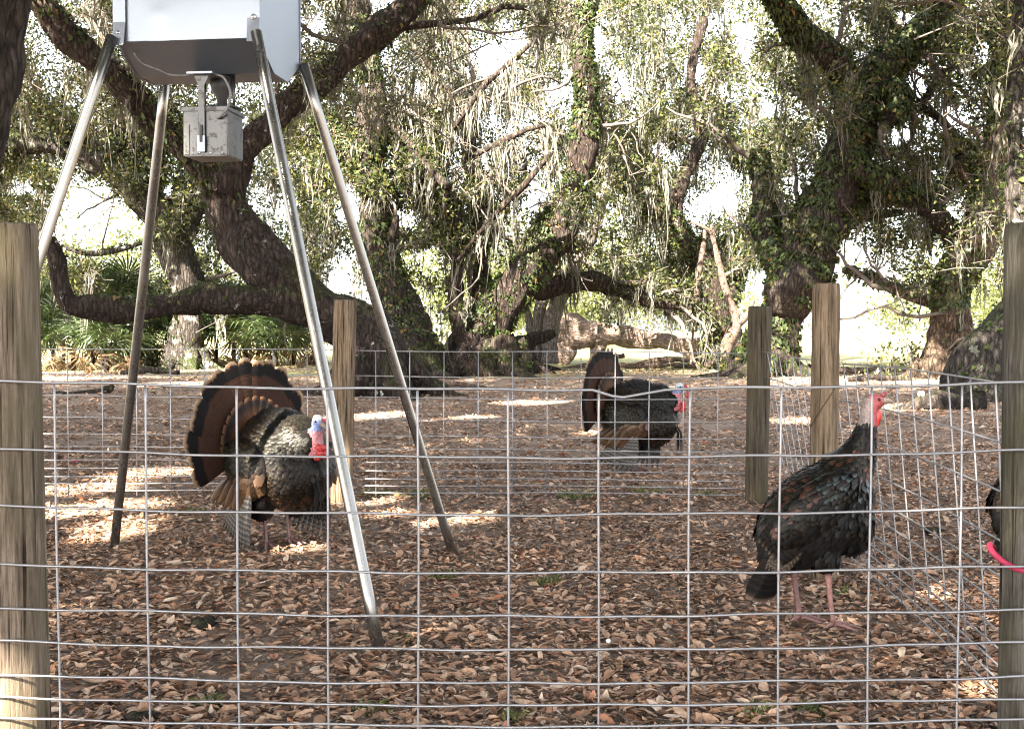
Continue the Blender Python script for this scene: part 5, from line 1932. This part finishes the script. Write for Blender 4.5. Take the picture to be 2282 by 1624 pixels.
def make_stander():
    root = empty('turkey', (0, 0, 0))
    ells = [((0.015, 0, 0.365), (0.215, 0.125, 0.145), 40), ((0.085, 0, 0.435), (0.125, 0.115, 0.115), 50), ((-0.045, 0, 0.295), (0.14, 0.105, 0.10), 38),
            ((-0.005, 0.055, 0.25), (0.05, 0.04, 0.065), 10), ((0.035, -0.055, 0.25), (0.05, 0.04, 0.065), 10), ((0.12, 0, 0.38), (0.085, 0.10, 0.14), 10)]
    ells += chain([(0.105, 0, 0.49, 0.088), (0.15, 0, 0.555, 0.060), (0.173, 0, 0.615, 0.043), (0.184, 0, 0.665, 0.032), (0.190, 0, 0.705, 0.029), (0.194, 0, 0.732, 0.026)])
    ells += [((0.207, 0, 0.742), (0.042, 0.026, 0.028), 6), ((0.200, 0, 0.754), (0.03, 0.022, 0.018), 0)]
    me = blob_body(ells, 0.0085, 12)

    def rule(c, n):
        if c[2] > 0.625:
            if c[2] > 0.70:
                return 1 if c[0] > 0.188 else 2
            return 1 if c[0] > 0.197 else (2 if c[2] > 0.66 else 0)
        return 0
    paint_body(me, [M['under'], M['skin_pink'], M['skin_grey']], rule)
    link('body', me, None, root)
    mb = MB()

    def flow(p, n):
        t_ = min(1.0, max(0.0, (p[2] - 0.48) / 0.12))
        return np.array([-0.8, 0, -0.62]) * (1 - t_) + np.array([-0.35, 0, -1.0]) * t_ + np.array([0, 0, -0.7]) * max(0, n[0])

    def zone(p, n):
        if p[2] > 0.675:
            return None
        if p[2] > 0.60:
            return (3, 0.020, 0.007, 0.10)
        if p[0] > 0.15 and n[0] > 0.7:
            return (3, 0.035, 0.010, 0.06)
        if p[2] < 0.235:
            return (3, 0.022, 0.010, 0.04)
        if p[2] < 0.33:
            return (3, 0.042, 0.014, 0.05)
        if n[0] < -0.3 or n[2] > 0.45:
            return (2 if rng.uniform() < 0.25 else 1, 0.040, 0.0105, 0.06)
        if p[0] > 0.07 and p[2] > 0.40:
            q = rng.uniform()
            return ((4 if q < 0.45 else 3) if p[2] < 0.50 else (1 if q < 0.75 else 2), 0.036, 0.0080, 0.07)
        return (3 if rng.uniform() < 0.6 else 1, 0.045, 0.013, 0.06)
    plumage(me, 3600, flow, zone, mb)
    o = mb.build('plumage', [M['plume'], M['plume_dark'], M['plume_rufous'], M['plume_black'], M['plume_green'], M['plume_rufous']], root)
    o['kind'] = 'stuff'
    # folded wings
    V, Q, U = feather_geo(0.19, 0.018, PROF_QUILL, 8, 0.2, -0.05)
    qm = mesh_np('primary_feather', V, Q, None, U)
    qm.materials.append(M['quill_brown'])
    V, Q, U = feather_geo(0.19, 0.026, PROF_QUILL, 8, 0.25, -0.06)
    sm = mesh_np('secondary_feather', V, Q, None, U)
    sm.materials.append(M['tail_dark'])
    for s in (-1, 1):
        wc = np.array([-0.005, s * 0.105, 0.41])
        a = R(40)
        Mx = np.array([[math.cos(a), 0, -math.sin(a)], [0, 1, 0], [math.sin(a), 0, math.cos(a)]])
        bV, bQ, bT = ball_geo(22, 14)
        bV = bV * [0.165, 0.036, 0.078] @ Mx.T
        wme = mesh_np('tmpw', bV + wc, bQ, bT)
        wmb = MB()
        wmb.add(bV + wc, bQ, bT, m=4)

        def wzone(p, n, s=s):
            if n[1] * s < 0.02:
                return None
            q = (p - wc) @ Mx
            if q[0] > 0.04:
                return (6 if rng.uniform() < 0.5 else 1, 0.038, 0.0085, 0.06)
            if q[2] > 0.02:
                return (2 if rng.uniform() < 0.22 else 1, 0.045, 0.011, 0.05)
            return (3 if rng.uniform() < 0.5 else 1, 0.05, 0.013, 0.05)
        plumage(wme, 520, lambda p, n: np.array([-0.78, 0, -0.62]), wzone, wmb)
        bpy.data.meshes.remove(wme)
        wing = wmb.build('wing', [M['plume'], M['plume_dark'], M['plume_rufous'], M['plume_black'], M['under'], M['secondary'], M['plume_green']], root)
        for k in range(7):
            f = k / 6
            p0 = np.array([-0.015 - 0.05 * f, s * (0.128 - 0.003 * k), 0.365 + 0.055 * f])
            d = np.array([-0.62 - 0.05 * f, -s * (0.16 + 0.1 * f), -0.80 + 0.1 * f])
            o = link('secondary_feather', sm, None, wing)
            o.matrix_local = Matrix.Translation(Vector(p0)) @ Matrix(frame(d, np.array([0, s, 0.2 + 0.3 * f])).tolist()).to_4x4()
        for k in range(6):
            f = k / 5
            p0 = np.array([-0.03 - 0.03 * f, s * (0.118 - 0.003 * k), 0.335 + 0.02 * f])
            d = np.array([-0.52 - 0.1 * f, -s * 0.2, -0.9])
            o = link('primary_feather', qm, None, wing)
            o.matrix_local = Matrix.Translation(Vector(p0)) @ Matrix(frame(d, np.array([0, s, 0.15])).tolist()).to_4x4()
    V, Q, U = feather_geo(0.275, 0.024, PROF_TAIL, 10, 0.15, 0.0)
    tm = mesh_np('tail_feather', V, Q, None, U)
    tm.materials.append(M['tail_dark'])
    for k in range(11):
        f = (k - 5) / 5
        d = np.array([-0.34 + 0.16 * f, 0.20 * f, -0.92])
        o = link('tail_feather', tm, None, root)
        n = np.array([-0.62, -0.72, 0.22])
        o.matrix_local = Matrix.Translation(Vector((-0.085 + 0.012 * f, 0.02 * f - 0.002 * k, 0.345))) @ Matrix(frame(d, n).tolist()).to_4x4()
    for s, fx in ((-1, 0.055), (1, -0.03)):
        q = smooth_path([(0.0 + fx * 0.7, s * 0.055, 0.235, 0.03), (-0.012 + fx, s * 0.052, 0.19, 0.0135), (-0.004 + fx, s * 0.05, 0.10, 0.0085), (0.008 + fx, s * 0.05, 0.018, 0.0095)], 0.02)
        mb = MB()
        mb.tube(q[:, :3], q[:, 3], 10)
        toes(mb, [0.01 + fx, s * 0.05, 0.004], 0.05 * s, 0.08)
        mb.build('leg', M['shank'], root)
    MB().tube([[0.234, 0, 0.745], [0.250, 0, 0.746], [0.264, 0, 0.742], [0.272, 0, 0.735]], [0.0145, 0.011, 0.0065, 0.001], 10).build('beak', M['beak'], root)
    for s in (-1, 1):
        MB().ball([0.216, s * 0.0245, 0.75], [0.005, 0.003, 0.005], 10, 7).build('eye', M['eye'], root)
    MB().tube([[0.232, 0, 0.760], [0.242, 0, 0.768], [0.252, 0, 0.772]], [0.009, 0.007, 0.002], 8).build('snood', M['skin_pink'], root)
    mb = MB()
    q = smooth_path([(0.215, 0, 0.722, 0.008), (0.218, 0, 0.70, 0.014), (0.212, 0, 0.675, 0.013), (0.205, 0, 0.65, 0.008), (0.207, 0, 0.625, 0.010), (0.207, 0, 0.605, 0.004)], 0.006)
    mb.tube(q[:, :3], q[:, 3], 10, wob=0.15)
    mb.build('wattles', M['wattle'], root)
    return root


def stand(o, x, y, a, s=1.0):
    o.location = (x, y, float(gz(x, y)) + 0.004)
    o.rotation_euler = (0, 0, a)
    o.scale = (s, s, s)


tom = make_strutter()
tag(tom, 'strutting turkey with fanned tail inside the pen, beside the feeder leg', 'turkey', 'wild turkeys by the pen')
stand(tom, -1.05, 5.58, R(-47))
tom2 = copy_tree(tom)
tag(tom2, 'strutting turkey seen in profile behind the back fence', 'turkey', 'wild turkeys by the pen')
stand(tom2, 0.885, 8.72, R(-27), 1.04)
for ch in tom2.children:
    if ch.name.startswith('tail_'):
        c3 = Vector((-0.215, 0, 0.455))
        ch.matrix_basis = Matrix.Translation(c3) @ Matrix.Rotation(R(-15), 4, 'Z') @ Matrix.Translation(-c3) @ ch.matrix_basis
hen = make_stander()
tag(hen, 'slim turkey standing upright with raised red head near the side fence', 'turkey', 'wild turkeys by the pen')
stand(hen, 0.985, 4.05, R(2), 1.0)
hen.location.z += 0.012
hen2 = copy_tree(hen)
tag(hen2, 'turkey almost hidden behind the grey-green near post', 'turkey', 'wild turkeys by the pen')
stand(hen2, 2.118, 5.05, R(14), 0.85)

# ------------------------------------------------------------------ small things on the ground
def on_ground(u, v):
    d = F * HCAM / (v - 735)
    x = (u - 1141) / F * d
    return np.array([x, d, float(gz(x, d))])


p = on_ground(155, 1034)
V, Q, U = feather_geo(0.055, 0.022, PROF_BODY, 7, 0.4, 0.15)
o = link('plastic_scrap', mesh_np('plastic_scrap', V, Q, None, U), M['pink'], None, p + np.array([0, 0, 0.02]), (0.2, -0.1, 0.2))
tag(o, 'bright pink plastic scrap on the litter right of the tan post', 'plastic scrap')
p = on_ground(1357, 1447)
o = MB().ball([0, 0, 0.008], [0.008, 0.007, 0.0075], 12, 8).build('pebble', M['white'], None, loc=p + np.array([0, 0, 0.012]))
tag(o, 'tiny white pebble on the litter in the middle of the pen', 'pebble')
p = P(2053, 878, 15.0)
o = MB().ball([0, 0, 0], [0.045, 0.04, 0.042], 12, 9).build('white_ball', M['white'], None, loc=p)
tag(o, 'small white ball resting on the sunlit knuckled root', 'ball')
for k, (u, v, s, lab) in enumerate([(2085, 1195, 1.0, 'dark soil clod beyond the side fence'), (445, 1400, 0.8, 'dark clump of debris below the strutting turkey'), (300, 1615, 0.7, 'dark clod at the bottom near the tan post')]):
    p = on_ground(u, v)
    mb = MB()
    for q in range(12):
        mb.ball(rng.normal(0, 1, 3) * [0.022 * s, 0.018 * s, 0.006] + [0, 0, 0.012], np.array([0.035, 0.03, 0.02]) * s * rng.uniform(0.5, 1.1), 8, 6)
    o = mb.build('soil_clod', M['bark_dark'], None, loc=p)
    tag(o, lab, 'clod', 'dark clods on the litter')
